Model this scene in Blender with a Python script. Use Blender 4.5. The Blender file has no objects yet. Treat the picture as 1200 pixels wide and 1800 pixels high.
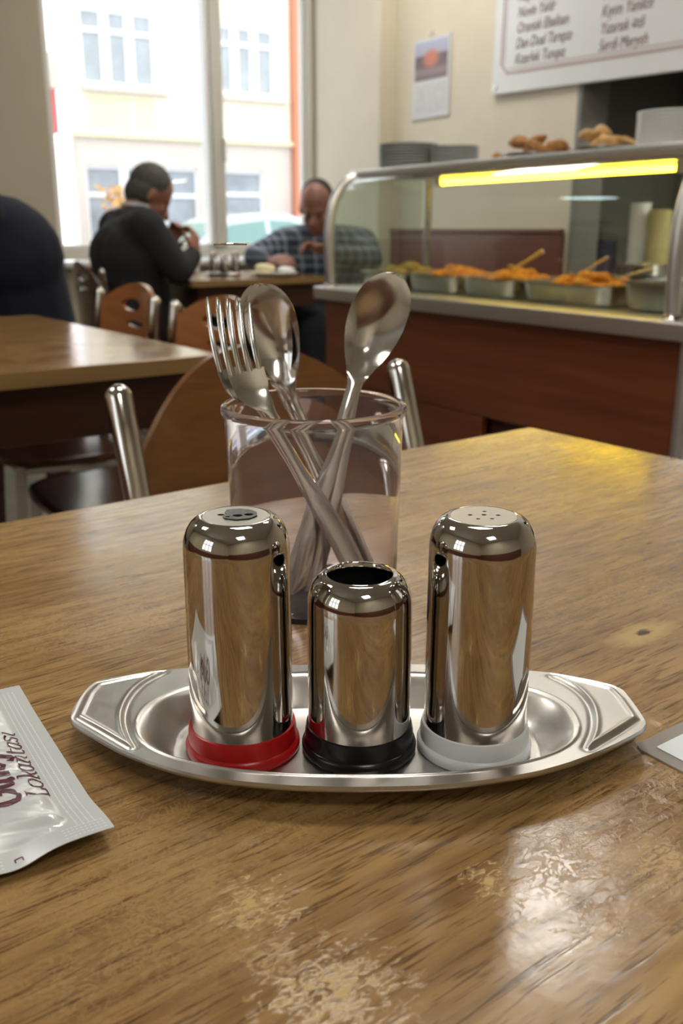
import bpy, bmesh, math, random
from math import sin, cos, pi, radians, sqrt, exp, hypot, atan2
from mathutils import Vector, Matrix
random.seed(7)
S = bpy.context.scene
COL = S.collection
# ------------------------------------------------------------------ camera
TH = radians(32.54)                      # camera heading against the room axes
RT = Vector((cos(TH), -sin(TH), 0)); FW = Vector((sin(TH), cos(TH), 0))
TT = 0.75                                # height of the table tops
def CF(l, f, z=TT):                      # metres to the right / ahead of the viewer's seat
    return Vector((RT.x*l + FW.x*f, RT.y*l + FW.y*f, z))
cam = bpy.data.cameras.new('camera'); co = bpy.data.objects.new('camera', cam); COL.objects.link(co)
co.location = (0, 0, .96)
co.rotation_euler = (pi/2 - math.atan(500/1650), 0, -TH)
cam.sensor_fit = 'VERTICAL'; cam.sensor_height = 36; cam.sensor_width = 24; cam.lens = 33.0
cam.clip_start = .02
cam.dof.use_dof = True; cam.dof.focus_distance = .395; cam.dof.aperture_fstop = 14
S.camera = co
# ------------------------------------------------------------------ world, exposure
W = bpy.data.worlds.new('overcast'); S.world = W; W.use_nodes = True
bgn = W.node_tree.nodes['Background']
bgn.inputs[0].default_value = (.93, .96, 1, 1); bgn.inputs[1].default_value = 2.1
S.view_settings.view_transform = 'Standard'; S.view_settings.look = 'None'
S.view_settings.gamma = 1; S.view_settings.use_curve_mapping = False
S.view_settings.exposure = 0.45
S.cycles.max_bounces = 16; S.cycles.transparent_max_bounces = 24; S.cycles.transmission_bounces = 16
S.cycles.sample_clamp_indirect = 6
LAMP = 13.5          # ceiling panels
def portal(name, loc, rot, sx, sy):
    l = bpy.data.lights.new(name, 'AREA'); l.shape = 'RECTANGLE'; l.size = sx; l.size_y = sy
    l.cycles.is_portal = True
    o = bpy.data.objects.new(name, l); COL.objects.link(o); o.location = loc; o.rotation_euler = rot
portal('daylight_portal', (2.2, 4.98, 1.75), (pi/2, 0, pi), 1.55, 1.85)
portal('daylight_portal', (-2.48, .45, 1.65), (pi/2, 0, -pi/2), 1.1, 1.3)
# ------------------------------------------------------------------ materials
def newmat(name):
    m = bpy.data.materials.new(name); m.use_nodes = True
    nt = m.node_tree; return m, nt, nt.nodes['Principled BSDF']
def mat(name, c, rough=.5, metal=0, spec=.5, coat=0, emit=None, est=0, trans=0, ior=1.45, bump=0, bscale=200, var=0, vscale=8, rvar=0):
    m, nt, b = newmat(name)
    b.inputs['Base Color'].default_value = (*c, 1); b.inputs['Roughness'].default_value = rough
    b.inputs['Metallic'].default_value = metal; b.inputs['Specular IOR Level'].default_value = spec
    b.inputs['Coat Weight'].default_value = coat; b.inputs['Coat Roughness'].default_value = .1
    b.inputs['Transmission Weight'].default_value = trans; b.inputs['IOR'].default_value = ior
    if emit: b.inputs['Emission Color'].default_value = (*emit, 1); b.inputs['Emission Strength'].default_value = est
    N, L = nt.nodes, nt.links
    if bump or var or rvar:
        tc = N.new('ShaderNodeTexCoord')
    if bump:
        n = N.new('ShaderNodeTexNoise'); n.inputs['Scale'].default_value = bscale; n.inputs['Detail'].default_value = 4
        bp = N.new('ShaderNodeBump'); bp.inputs['Strength'].default_value = bump; bp.inputs['Distance'].default_value = .001
        L.new(tc.outputs['Object'], n.inputs['Vector']); L.new(n.outputs[0], bp.inputs['Height']); L.new(bp.outputs[0], b.inputs['Normal'])
    if var or rvar:
        n = N.new('ShaderNodeTexNoise'); n.inputs['Scale'].default_value = vscale; n.inputs['Detail'].default_value = 6; n.inputs['Roughness'].default_value = .65
        L.new(tc.outputs['Object'], n.inputs['Vector'])
        if var:
            r = N.new('ShaderNodeValToRGB')
            r.color_ramp.elements[0].position = .3; r.color_ramp.elements[1].position = .7
            r.color_ramp.elements[0].color = (*[x*(1-var) for x in c], 1); r.color_ramp.elements[1].color = (*[min(1, x*(1+var)) for x in c], 1)
            L.new(n.outputs[0], r.inputs[0]); L.new(r.outputs[0], b.inputs['Base Color'])
        if rvar:
            mr = N.new('ShaderNodeMapRange'); mr.inputs[1].default_value = .35; mr.inputs[2].default_value = .7
            mr.inputs[3].default_value = rough; mr.inputs[4].default_value = rough + rvar
            L.new(n.outputs[0], mr.inputs[0]); L.new(mr.outputs[0], b.inputs['Roughness'])
    return m
def wood(name, dark, light, axis='X', scale=1, rough=.25, spec=.5, coat=0, detail=1):
    m, nt, b = newmat(name); N, L = nt.nodes, nt.links
    tc = N.new('ShaderNodeTexCoord'); mp = N.new('ShaderNodeMapping')
    k = {'X': (1.2, 22, 22), 'Y': (22, 1.2, 22), 'Z': (22, 22, 1.2)}[axis]
    mp.inputs['Scale'].default_value = [x*scale for x in k]
    L.new(tc.outputs['Object'], mp.inputs['Vector'])
    n = N.new('ShaderNodeTexNoise'); n.inputs['Scale'].default_value = 1.5; n.inputs['Detail'].default_value = 8; n.inputs['Roughness'].default_value = .6; n.inputs['Distortion'].default_value = .4
    L.new(mp.outputs[0], n.inputs['Vector'])
    r = N.new('ShaderNodeValToRGB'); r.color_ramp.elements[0].position = .32; r.color_ramp.elements[1].position = .68
    r.color_ramp.elements[0].color = (*dark, 1); r.color_ramp.elements[1].color = (*light, 1)
    L.new(n.outputs[0], r.inputs[0]); L.new(r.outputs[0], b.inputs['Base Color'])
    b.inputs['Roughness'].default_value = rough; b.inputs['Specular IOR Level'].default_value = spec
    b.inputs['Coat Weight'].default_value = coat; b.inputs['Coat Roughness'].default_value = .12
    return m
def thin_glass(name, tint=(.93, .97, .95), rough=0.0, refl=1.0):
    m = bpy.data.materials.new(name); m.use_nodes = True; nt = m.node_tree; N, L = nt.nodes, nt.links
    N.remove(N['Principled BSDF']); out = N['Material Output']
    t = N.new('ShaderNodeBsdfTransparent'); t.inputs[0].default_value = (*tint, 1)
    g = N.new('ShaderNodeBsdfGlossy'); g.inputs['Roughness'].default_value = rough
    lw = N.new('ShaderNodeLayerWeight'); lw.inputs[0].default_value = .5
    pw = N.new('ShaderNodeMath'); pw.operation = 'POWER'; pw.inputs[1].default_value = 5; L.new(lw.outputs['Facing'], pw.inputs[0])
    f = N.new('ShaderNodeMapRange'); f.inputs[3].default_value = .045; L.new(pw.outputs[0], f.inputs[0])
    mu = N.new('ShaderNodeMath'); mu.operation = 'MULTIPLY'; mu.inputs[1].default_value = refl
    mx = N.new('ShaderNodeMixShader')
    L.new(f.outputs[0], mu.inputs[0]); L.new(mu.outputs[0], mx.inputs[0]); L.new(t.outputs[0], mx.inputs[1]); L.new(g.outputs[0], mx.inputs[2])
    L.new(mx.outputs[0], out.inputs[0]); return m
M = {}
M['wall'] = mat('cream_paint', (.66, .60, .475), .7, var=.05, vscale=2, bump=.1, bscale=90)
M['wall_shade'] = mat('shaded_cream_paint', (.47, .42, .32), .7, var=.04, vscale=2)  # darker copy of the wall paint: the window wall's shade is in the colour
M['ceiling'] = mat('ceiling_paint', (.72, .70, .64), .8)
M['floor'] = mat('grey_floor', (.22, .20, .17), .3, var=.25, vscale=4)
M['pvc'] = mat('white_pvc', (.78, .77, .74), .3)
M['pvc_shaded'] = mat('shaded_pvc', (.62, .60, .54), .35)  # white PVC again, shade of the darker frame faces put into its colour
M['steel'] = mat('polished_steel', (.53, .50, .465), .055, 1)
M['brushed'] = mat('brushed_steel', (.56, .545, .52), .27, 1)
M['ledge'] = mat('satin_steel', (.72, .71, .69), .38, 1)
M['tray'] = mat('tray_steel', (.55, .535, .505), .30, 1, rvar=.10, vscale=140)
M['cutlery'] = mat('cutlery_steel', (.72, .70, .67), .13, 1, rvar=.08, vscale=90)
M['chrome'] = mat('chair_chrome', (.60, .57, .53), .10, 1)
M['inside'] = mat('inside_shade', (.006, .006, .006), .7)  # near black, stands for the shade inside the shakers and the holder
M['red'] = mat('red_plastic', (.40, .006, .008), .28, var=.08, vscale=90)
M['black'] = mat('black_plastic', (.006, .006, .007), .25)
M['white'] = mat('white_plastic', (.72, .74, .76), .3)
M['tops'] = mat('dull_steel', (.50, .47, .42), .3, 1)
M['chairwood'] = wood('chair_plywood', (.12, .047, .014), (.20, .085, .026), 'X', 1, .22)
M['chairdark'] = wood('dark_seat_wood', (.045, .016, .011), (.075, .028, .018), 'X', 1, .18)
M['chaired'] = wood('orange_plywood', (.27, .10, .032), (.36, .14, .048), 'X', 1, .22)
M['tabledark'] = wood('dark_apron_wood', (.045, .016, .009), (.07, .026, .013), 'X', 1, .35)
M['edge'] = wood('table_edge_band', (.24, .14, .055), (.33, .20, .08), 'X', 1, .35)
M['counterwood'] = wood('counter_veneer', (.115, .030, .011), (.175, .052, .019), 'Y', .8, .32)
M['counterdark'] = mat('counter_recess', (.05, .014, .006), .5)
M['wainscot'] = wood('wainscot_wood', (.16, .055, .035), (.20, .075, .048), 'Y', .5, .35)
M['tube'] = mat('warm_tube', (1, .8, .3), .4, emit=(1.0, .62, .028), est=17)
M['lamp'] = mat('lamp_diffuser', (.9, .9, .9), .4, emit=(1, .95, .87), est=LAMP)
M['roundlamp'] = mat('round_lamp_diffuser', (.9, .9, .9), .4, emit=(.72, .95, 1), est=7)
M['glass'] = thin_glass('window_glass', (.97, .98, .98), refl=.5)
M['display'] = thin_glass('display_glass', (.90, .93, .90), refl=1.3)
M['plategrey'] = mat('grey_plates', (.36, .375, .355), .3)
M['platewhite'] = mat('white_plates', (.82, .82, .80), .25)
M['bread'] = mat('fried_pastry', (.36, .165, .045), .6, var=.45, vscale=40, bump=.8, bscale=60)
M['bread2'] = mat('golden_pastry', (.50, .30, .11), .6, var=.4, vscale=40, bump=.8, bscale=60)
M['stew'] = mat('orange_stew', (.62, .27, .045), .45, var=.35, vscale=60, bump=.6, bscale=70)
M['pilaf'] = mat('pale_pilaf', (.52, .38, .12), .55, var=.3, vscale=80, bump=.6, bscale=90)
M['rice'] = mat('cream_rice', (.75, .66, .40), .6, var=.15, vscale=90, bump=.6, bscale=120)
M['brass'] = mat('wooden_spoon', (.55, .40, .14), .4)
M['board'] = mat('white_board', (.70, .71, .72), .3)
M['maroon'] = mat('maroon_print', (.11, .035, .035), .5)
M['ink'] = mat('sachet_print', (.085, .012, .028), .35)
M['pink'] = mat('pink_print', (.42, .30, .29), .5)
M['niche'] = mat('grey_niche_paint', (.115, .115, .10), .6)
M['jamb'] = mat('grey_jamb_paint', (.20, .195, .18), .5)
M['nichedark'] = mat('dark_niche', (.012, .011, .010), .7)
M['bluepot'] = mat('dark_blue_enamel', (.05, .05, .085), .3)
M['yellowtub'] = mat('cream_tub', (.55, .47, .22), .4)
M['skin'] = mat('skin', (.30, .135, .085), .5, var=.12, vscale=20)
M['skin2'] = mat('tanned_skin', (.27, .125, .085), .5, var=.12, vscale=20)
M['hair'] = mat('grey_hair', (.07, .065, .058), .7, var=.4, vscale=80)
M['hair2'] = mat('dark_hair', (.030, .022, .018), .7, var=.4, vscale=80)
M['suit'] = mat('charcoal_wool', (.018, .018, .020), .85, bump=.4, bscale=300)
M['navy'] = mat('navy_wool', (.006, .009, .022), .9, bump=.4, bscale=300)
M['trouser'] = mat('dark_trousers', (.012, .014, .022), .9)
M['shirtwhite'] = mat('white_shirt', (.6, .6, .6), .7)
M['shoe'] = mat('black_leather', (.01, .01, .01), .35)
M['eye'] = mat('eye', (.02, .015, .012), .2)
# exterior
M['fac'] = mat('cream_render', (.86, .82, .66), .8, var=.03, vscale=1)
M['facyel'] = mat('yellow_render', (.80, .72, .48), .8, var=.03, vscale=1)
M['facpink'] = mat('pinkish_stone', (.66, .60, .54), .8, var=.05, vscale=2)
M['facwhite'] = mat('white_render', (.88, .88, .88), .8)
M['extframe'] = mat('white_frame', (.9, .9, .92), .5)
M['extpane'] = mat('curtained_pane', (.40, .43, .45), .25, var=.15, vscale=3)
M['shoppane'] = mat('shop_pane', (.32, .35, .38), .2, var=.3, vscale=1.5)
M['redsign'] = mat('red_sign', (.62, .13, .13), .5)
M['orange'] = mat('orange_render', (.66, .27, .16), .8)
M['asphalt'] = mat('asphalt', (.35, .35, .36), .9)
M['carpaint'] = mat('silver_blue_paint', (.55, .61, .68), .25, metal=.3, coat=.6)
M['carglass'] = mat('green_car_glass', (.20, .33, .30), .08)
M['tyre'] = mat('tyre_rubber', (.02, .02, .02), .8)
M['rust'] = mat('autumn_leaf', (.62, .36, .12), .8, var=.4, vscale=9)
# ------------------------------------------------------------------ mesh helpers
class MB:
    def __init__(s): s.b = bmesh.new(); s.flat = False
    def box(s, c, d, bev=0, rot=None, seg=2):
        r = bmesh.ops.create_cube(s.b, size=1); v = r['verts']
        m = Matrix.Translation(c) @ (rot.to_4x4() if rot else Matrix()) @ Matrix.Diagonal((*d, 1))
        bmesh.ops.transform(s.b, matrix=m, verts=v)
        if bev:
            s.flat = True
            e = list({x for q in v for x in q.link_edges})
            bmesh.ops.bevel(s.b, geom=e, offset=bev, segments=seg, affect='EDGES', profile=.5)
        return s
    def bx(s, a, b_, bev=0):
        return s.box([(a[i]+b_[i])/2 for i in range(3)], [abs(b_[i]-a[i]) for i in range(3)], bev)
    def lathe(s, prof, c=(0, 0, 0), n=48, closed=False):
        rings = []
        for r, z in prof:
            if r < 1e-6: rings.append([s.b.verts.new((c[0], c[1], c[2]+z))])
            else: rings.append([s.b.verts.new((c[0]+r*cos(2*pi*i/n), c[1]+r*sin(2*pi*i/n), c[2]+z)) for i in range(n)])
        pairs = list(zip(rings, rings[1:]))
        if closed: pairs.append((rings[-1], rings[0]))
        for a, b_ in pairs:
            for i in range(n):
                j = (i+1) % n
                if len(a) == 1 and len(b_) == 1: continue
                if len(a) == 1: s.b.faces.new((a[0], b_[j], b_[i]))
                elif len(b_) == 1: s.b.faces.new((a[i], a[j], b_[0]))
                else: s.b.faces.new((a[i], a[j], b_[j], b_[i]))
        return s
    def tube(s, pts, r, n=14, caps=True, dome=False):
        pts = [Vector(p) for p in pts]; rad = r if isinstance(r, (list, tuple)) else [r]*len(pts)
        if dome:                       # rounded upper end
            d = (pts[-1]-pts[-2]).normalized(); R = rad[-1]; base = pts[-1]-d*R
            pts = pts[:-1] + [base + d*R*sin(a) for a in [k*pi/12 for k in range(6)]]
            rad = rad[:-1] + [R*cos(k*pi/12) for k in range(6)]
        up = None; rings = []
        for i, p in enumerate(pts):
            t = (pts[min(i+1, len(pts)-1)] - pts[max(i-1, 0)]).normalized()
            if up is None: up = t.orthogonal().normalized()
            up = (up - t*up.dot(t)).normalized(); w = t.cross(up)
            rings.append([s.b.verts.new(p + (up*cos(2*pi*k/n) + w*sin(2*pi*k/n))*rad[i]) for k in range(n)])
        for a, b_ in zip(rings, rings[1:]):
            for k in range(n): s.b.faces.new((a[k], a[(k+1) % n], b_[(k+1) % n], b_[k]))
        if caps: s.b.faces.new(rings[0][::-1]); s.b.faces.new(rings[-1])
        return s
    def ball(s, c, r, u=16, v=10, rot=None):
        r = r if isinstance(r, (list, tuple)) else (r, r, r)
        q = bmesh.ops.create_uvsphere(s.b, u_segments=u, v_segments=v, radius=1)
        bmesh.ops.transform(s.b, matrix=Matrix.Translation(c) @ (rot.to_4x4() if rot else Matrix()) @ Matrix.Diagonal((*r, 1)), verts=q['verts']); return s
    def cap(s, p, q, r1, r2, n=14):   # tapered capsule
        p, q = Vector(p), Vector(q); s.tube([p, q], [r1, r2], n); s.ball(p, r1, 14, 8); s.ball(q, r2, 14, 8); return s
    def prism(s, poly, z0, z1):       # polygon in xy, extruded
        a = [s.b.verts.new((x, y, z0)) for x, y in poly]; c = [s.b.verts.new((x, y, z1)) for x, y in poly]
        n = len(poly); s.b.faces.new(a[::-1]); s.b.faces.new(c)
        for i in range(n): s.b.faces.new((a[i], a[(i+1) % n], c[(i+1) % n], c[i]))
        return s
    def grid(s, rows, close=False):
        V = [[s.b.verts.new(p) for p in r] for r in rows]
        for a, b_ in zip(V, V[1:]):
            m = len(a)
            for k in range(m if close else m-1):
                s.b.faces.new((a[k], a[(k+1) % m], b_[(k+1) % m], b_[k]))
        return V
    def xf(s, m): bmesh.ops.transform(s.b, matrix=m, verts=s.b.verts[:]); return s
    def obj(s, name, m, parent=None, smooth=True, angle=40):
        bmesh.ops.recalc_face_normals(s.b, faces=s.b.faces[:])
        me = bpy.data.meshes.new(name); s.b.to_mesh(me); s.b.free()
        return link(name, me, m, parent, smooth, 22 if s.flat else angle)
def link(name, me, m, parent=None, smooth=True, angle=40):
    if m is not None: me.materials.clear(); me.materials.append(m)
    if smooth:
        me.polygons.foreach_set('use_smooth', [True]*len(me.polygons))
        try: me.set_sharp_from_angle(angle=radians(angle))
        except Exception: pass
    o = bpy.data.objects.new(name, me); COL.objects.link(o)
    if parent: o.parent = parent
    return o
def tag(o, label=None, cat=None, group=None, kind=None):
    if label: o['label'] = label
    if cat: o['category'] = cat
    if group: o['group'] = group
    if kind: o['kind'] = kind
    return o
def empty(name, label, cat, loc=(0, 0, 0), rz=0, group=None):
    o = bpy.data.objects.new(name, None); COL.objects.link(o); o.location = loc; o.rotation_euler = (0, 0, rz); o.empty_display_size = .05
    return tag(o, label, cat, group)
def struct(name, mb, m, parent=None, smooth=False):
    o = mb.obj(name, m, parent, smooth)
    if not parent: o['kind'] = 'structure'
    return o
def copy_tree(o, parent=None, label=None):
    c = o.copy(); COL.objects.link(c)
    if parent: c.parent = parent
    if label: c['label'] = label
    for ch in o.children: copy_tree(ch, c)
    return c
def baked(o):                          # mesh of an object with its modifiers / text turned into mesh
    dg = bpy.context.evaluated_depsgraph_get(); dg.update()
    me = bpy.data.meshes.new_from_object(o.evaluated_get(dg)); return me
def bez(pts, n=10):                    # Catmull-Rom through points
    P = [Vector(p) for p in pts]; out = []
    for i in range(len(P)-1):
        a, b, c, d = P[max(i-1, 0)], P[i], P[i+1], P[min(i+2, len(P)-1)]
        for k in range(n):
            t = k/n
            out.append(.5*((2*b)+(c-a)*t+(2*a-5*b+4*c-d)*t*t+(3*b-a-3*c+d)*t**3))
    out.append(P[-1]); return out
def sstep(a, b, x):
    t = max(0, min(1, (x-a)/(b-a))); return t*t*(3-2*t)
def text_mesh(txt, size, shear=0, space=1):
    cu = bpy.data.curves.new('t', 'FONT'); cu.body = txt; cu.size = size; cu.shear = shear; cu.extrude = .0006; cu.space_character = space; cu.resolution_u = 3
    o = bpy.data.objects.new('t', cu); COL.objects.link(o); me = baked(o)
    bpy.data.objects.remove(o); return me
# ------------------------------------------------------------------ room shell
XL, YB, XW, YW, ZC = -2.4, -2.4, 3.06, 4.9, 2.8
struct('floor', MB().bx((XL, YB, -.1), (XW+1.2, YW, 0)), M['floor'])
struct('ceiling', MB().bx((XL-.15, YB-.15, ZC), (XW+1.2, YW+.15, ZC+.1)), M['ceiling'])
# window wall: left pier, strip under the window, head
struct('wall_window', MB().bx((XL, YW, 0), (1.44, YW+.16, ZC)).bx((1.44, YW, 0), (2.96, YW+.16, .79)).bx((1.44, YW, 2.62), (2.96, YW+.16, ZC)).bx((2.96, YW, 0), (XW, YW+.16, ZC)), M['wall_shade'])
# menu wall with the kitchen opening
HO0, HO1, HZ = 1.15, 2.98, 1.95
struct('wall_menu', MB().bx((XW, HO1, 0), (XW+.14, YW+.16, ZC)).bx((XW, YB, 0), (XW+.14, HO0, ZC)).bx((XW, HO0, HZ), (XW+.14, HO1, ZC)), M['wall'])
struct('wall_column', MB().bx((2.96, 4.28, 0), (XW, YW, ZC), .004), M['wall'])
struct('wall_left', MB().bx((XL-.14, YB, 0), (XL, -.1, ZC)).bx((XL-.14, 1.0, 0), (XL, YW, ZC)).bx((XL-.14, -.1, 0), (XL, 1.0, 1.0)).bx((XL-.14, -.1, 2.3), (XL, 1.0, ZC)), M['wall'])
struct('wall_back', MB().bx((XL, YB-.14, 0), (XW+.14, YB, ZC)), M['wall'])
struct('wall_kitchen', MB().bx((XW+.9, HO0-.3, 0), (XW+1.0, HO1+.3, ZC)).bx((XW+.14, HO1+.22, 0), (XW+.9, HO1+.3, ZC)).bx((XW+.14, HO0-.3, 0), (XW+.9, HO0-.2, ZC)), M['niche'])
struct('trim_1', MB().bx((XW-.006, HO1-.012, 0), (XW+.15, HO1+.014, HZ), .003), M['jamb'])
w = struct('trim_2', MB().bx((XW-.02, HO1+.035, .06), (XW-.002, 4.28, .935), .003), M['wainscot'])
struct('baseboard_menu', MB().bx((XW-.03, HO1+.04, 0), (XW-.002, 4.28, .06), .003), M['tabledark'])
struct('trim_3', MB().bx((XW-.028, HO1+.04, .937), (XW-.001, 4.28, .955), .004), M['wainscot'])
struct('trim_4', MB().bx((XL+.002, YB+.02, 0), (XL+.02, YW-.02, .88), .003).bx((XL+.03, YB+.002, 0), (XW-.02, YB+.02, 1.0), .003), M['wainscot'])
# street window
w1 = bpy.data.objects.new('window_1', None); COL.objects.link(w1); w1['kind'] = 'structure'
def profile_bar(a, b, m, parent, name):
    return MB().bx(a, b, .006).obj(name, m, parent)
profile_bar((1.44, 4.93, .85), (1.475, 5.0, 2.62), M['pvc'], w1, 'frame')
profile_bar((2.922, 4.93, .87), (2.957, 5.0, 2.62), M['pvc_shaded'], w1, 'frame')
profile_bar((2.895, 4.955, .87), (2.922, 4.99, 2.62), M['pvc'], w1, 'frame')
profile_bar((1.44, 4.93, .80), (2.958, 5.0, .85), M['pvc_shaded'], w1, 'frame')
profile_bar((1.475, 4.945, .85), (2.895, 4.99, .875), M['pvc'], w1, 'frame')
profile_bar((2.292, 4.92, .87), (2.318, 5.0, 2.62), M['pvc'], w1, 'mullion')
profile_bar((2.318, 4.905, .86), (2.355, 4.995, 2.62), M['pvc_shaded'], w1, 'mullion')
profile_bar((2.355, 4.92, .86), (2.392, 5.0, 2.62), M['pvc_shaded'], w1, 'mullion')
profile_bar((2.375, 4.895, 1.30), (2.39, 4.92, 1.42), M['pvc'], w1, 'window_handle')
profile_bar((1.44, 4.93, 2.57), (2.958, 5.0, 2.62), M['pvc'], w1, 'frame')
for a, b in ((1.475, 2.292), (2.392, 2.895)):
    MB().bx((a, 4.968, .872), (b, 4.974, 2.575)).obj('pane', M['glass'], w1, False)
profile_bar((1.44, 4.80, .765), (2.958, 4.928, .79), M['pvc_shaded'], w1, 'window_sill')
# second window, in the left wall
w2 = bpy.data.objects.new('window_2', None); COL.objects.link(w2); w2['kind'] = 'structure'
for k in range(4):
    y = -.1 + k*1.1/3
    profile_bar((XL-.10, max(y-.03, -.1), 1.0), (XL-.04, min(y+.03, 1.0), 2.3), M['pvc'], w2, 'frame')
for z in (1.03, 1.65, 2.27): profile_bar((XL-.10, -.1, z-.03), (XL-.04, 1.0, z+.03), M['pvc'], w2, 'frame')
MB().bx((XL-.073, -.08, 1.02), (XL-.067, .98, 2.28)).obj('pane', M['glass'], w2, False)
# ------------------------------------------------------------------ ceiling lamps
def panel_lamp(x, y, label, sx=.6, sy=.6):
    t = empty('ceiling_panel_light', label, 'lamp', (x, y, ZC), 0, 'square ceiling light panels')
    f = MB()
    for a, b in (((-sx/2-.02, -sy/2-.02), (sx/2+.02, -sy/2)), ((-sx/2-.02, sy/2), (sx/2+.02, sy/2+.02)), ((-sx/2-.02, -sy/2), (-sx/2, sy/2)), ((sx/2, -sy/2), (sx/2+.02, sy/2))):
        f.bx((*a, -.03), (*b, 0))
    f.obj('frame', M['pvc'], t, False)
    MB().bx((-sx/2, -sy/2, -.022), (sx/2, sy/2, -.008)).obj('diffuser', M['lamp'], t, False)
panel_lamp(2.07, 1.93, 'square white light panel on the ceiling in front of the serving counter', .42, .42)
panel_lamp(-.75, 2.1, 'square white light panel on the ceiling above the left table')
panel_lamp(.70, .95, 'square white light panel on the ceiling above the foreground table corner')
panel_lamp(-.2, -1.3, 'square white light panel on the ceiling behind the viewer')
panel_lamp(2.35, 3.7, 'added white ceiling light panel near the street window, brightening the walls')  # added lamp, put in to light the far walls
t = empty('round_ceiling_light', 'round cool white ceiling lamp mirrored in the display glass', 'lamp', (-.78, 4.56, ZC))
MB().lathe([(0, 0), (.21, 0), (.215, -.02), (.205, -.03), (0, -.03)]).obj('rim', M['pvc'], t)
MB().lathe([(.198, -.031), (.18, -.055), (.1, -.075), (0, -.08)]).obj('diffuser', M['roundlamp'], t)
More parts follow.
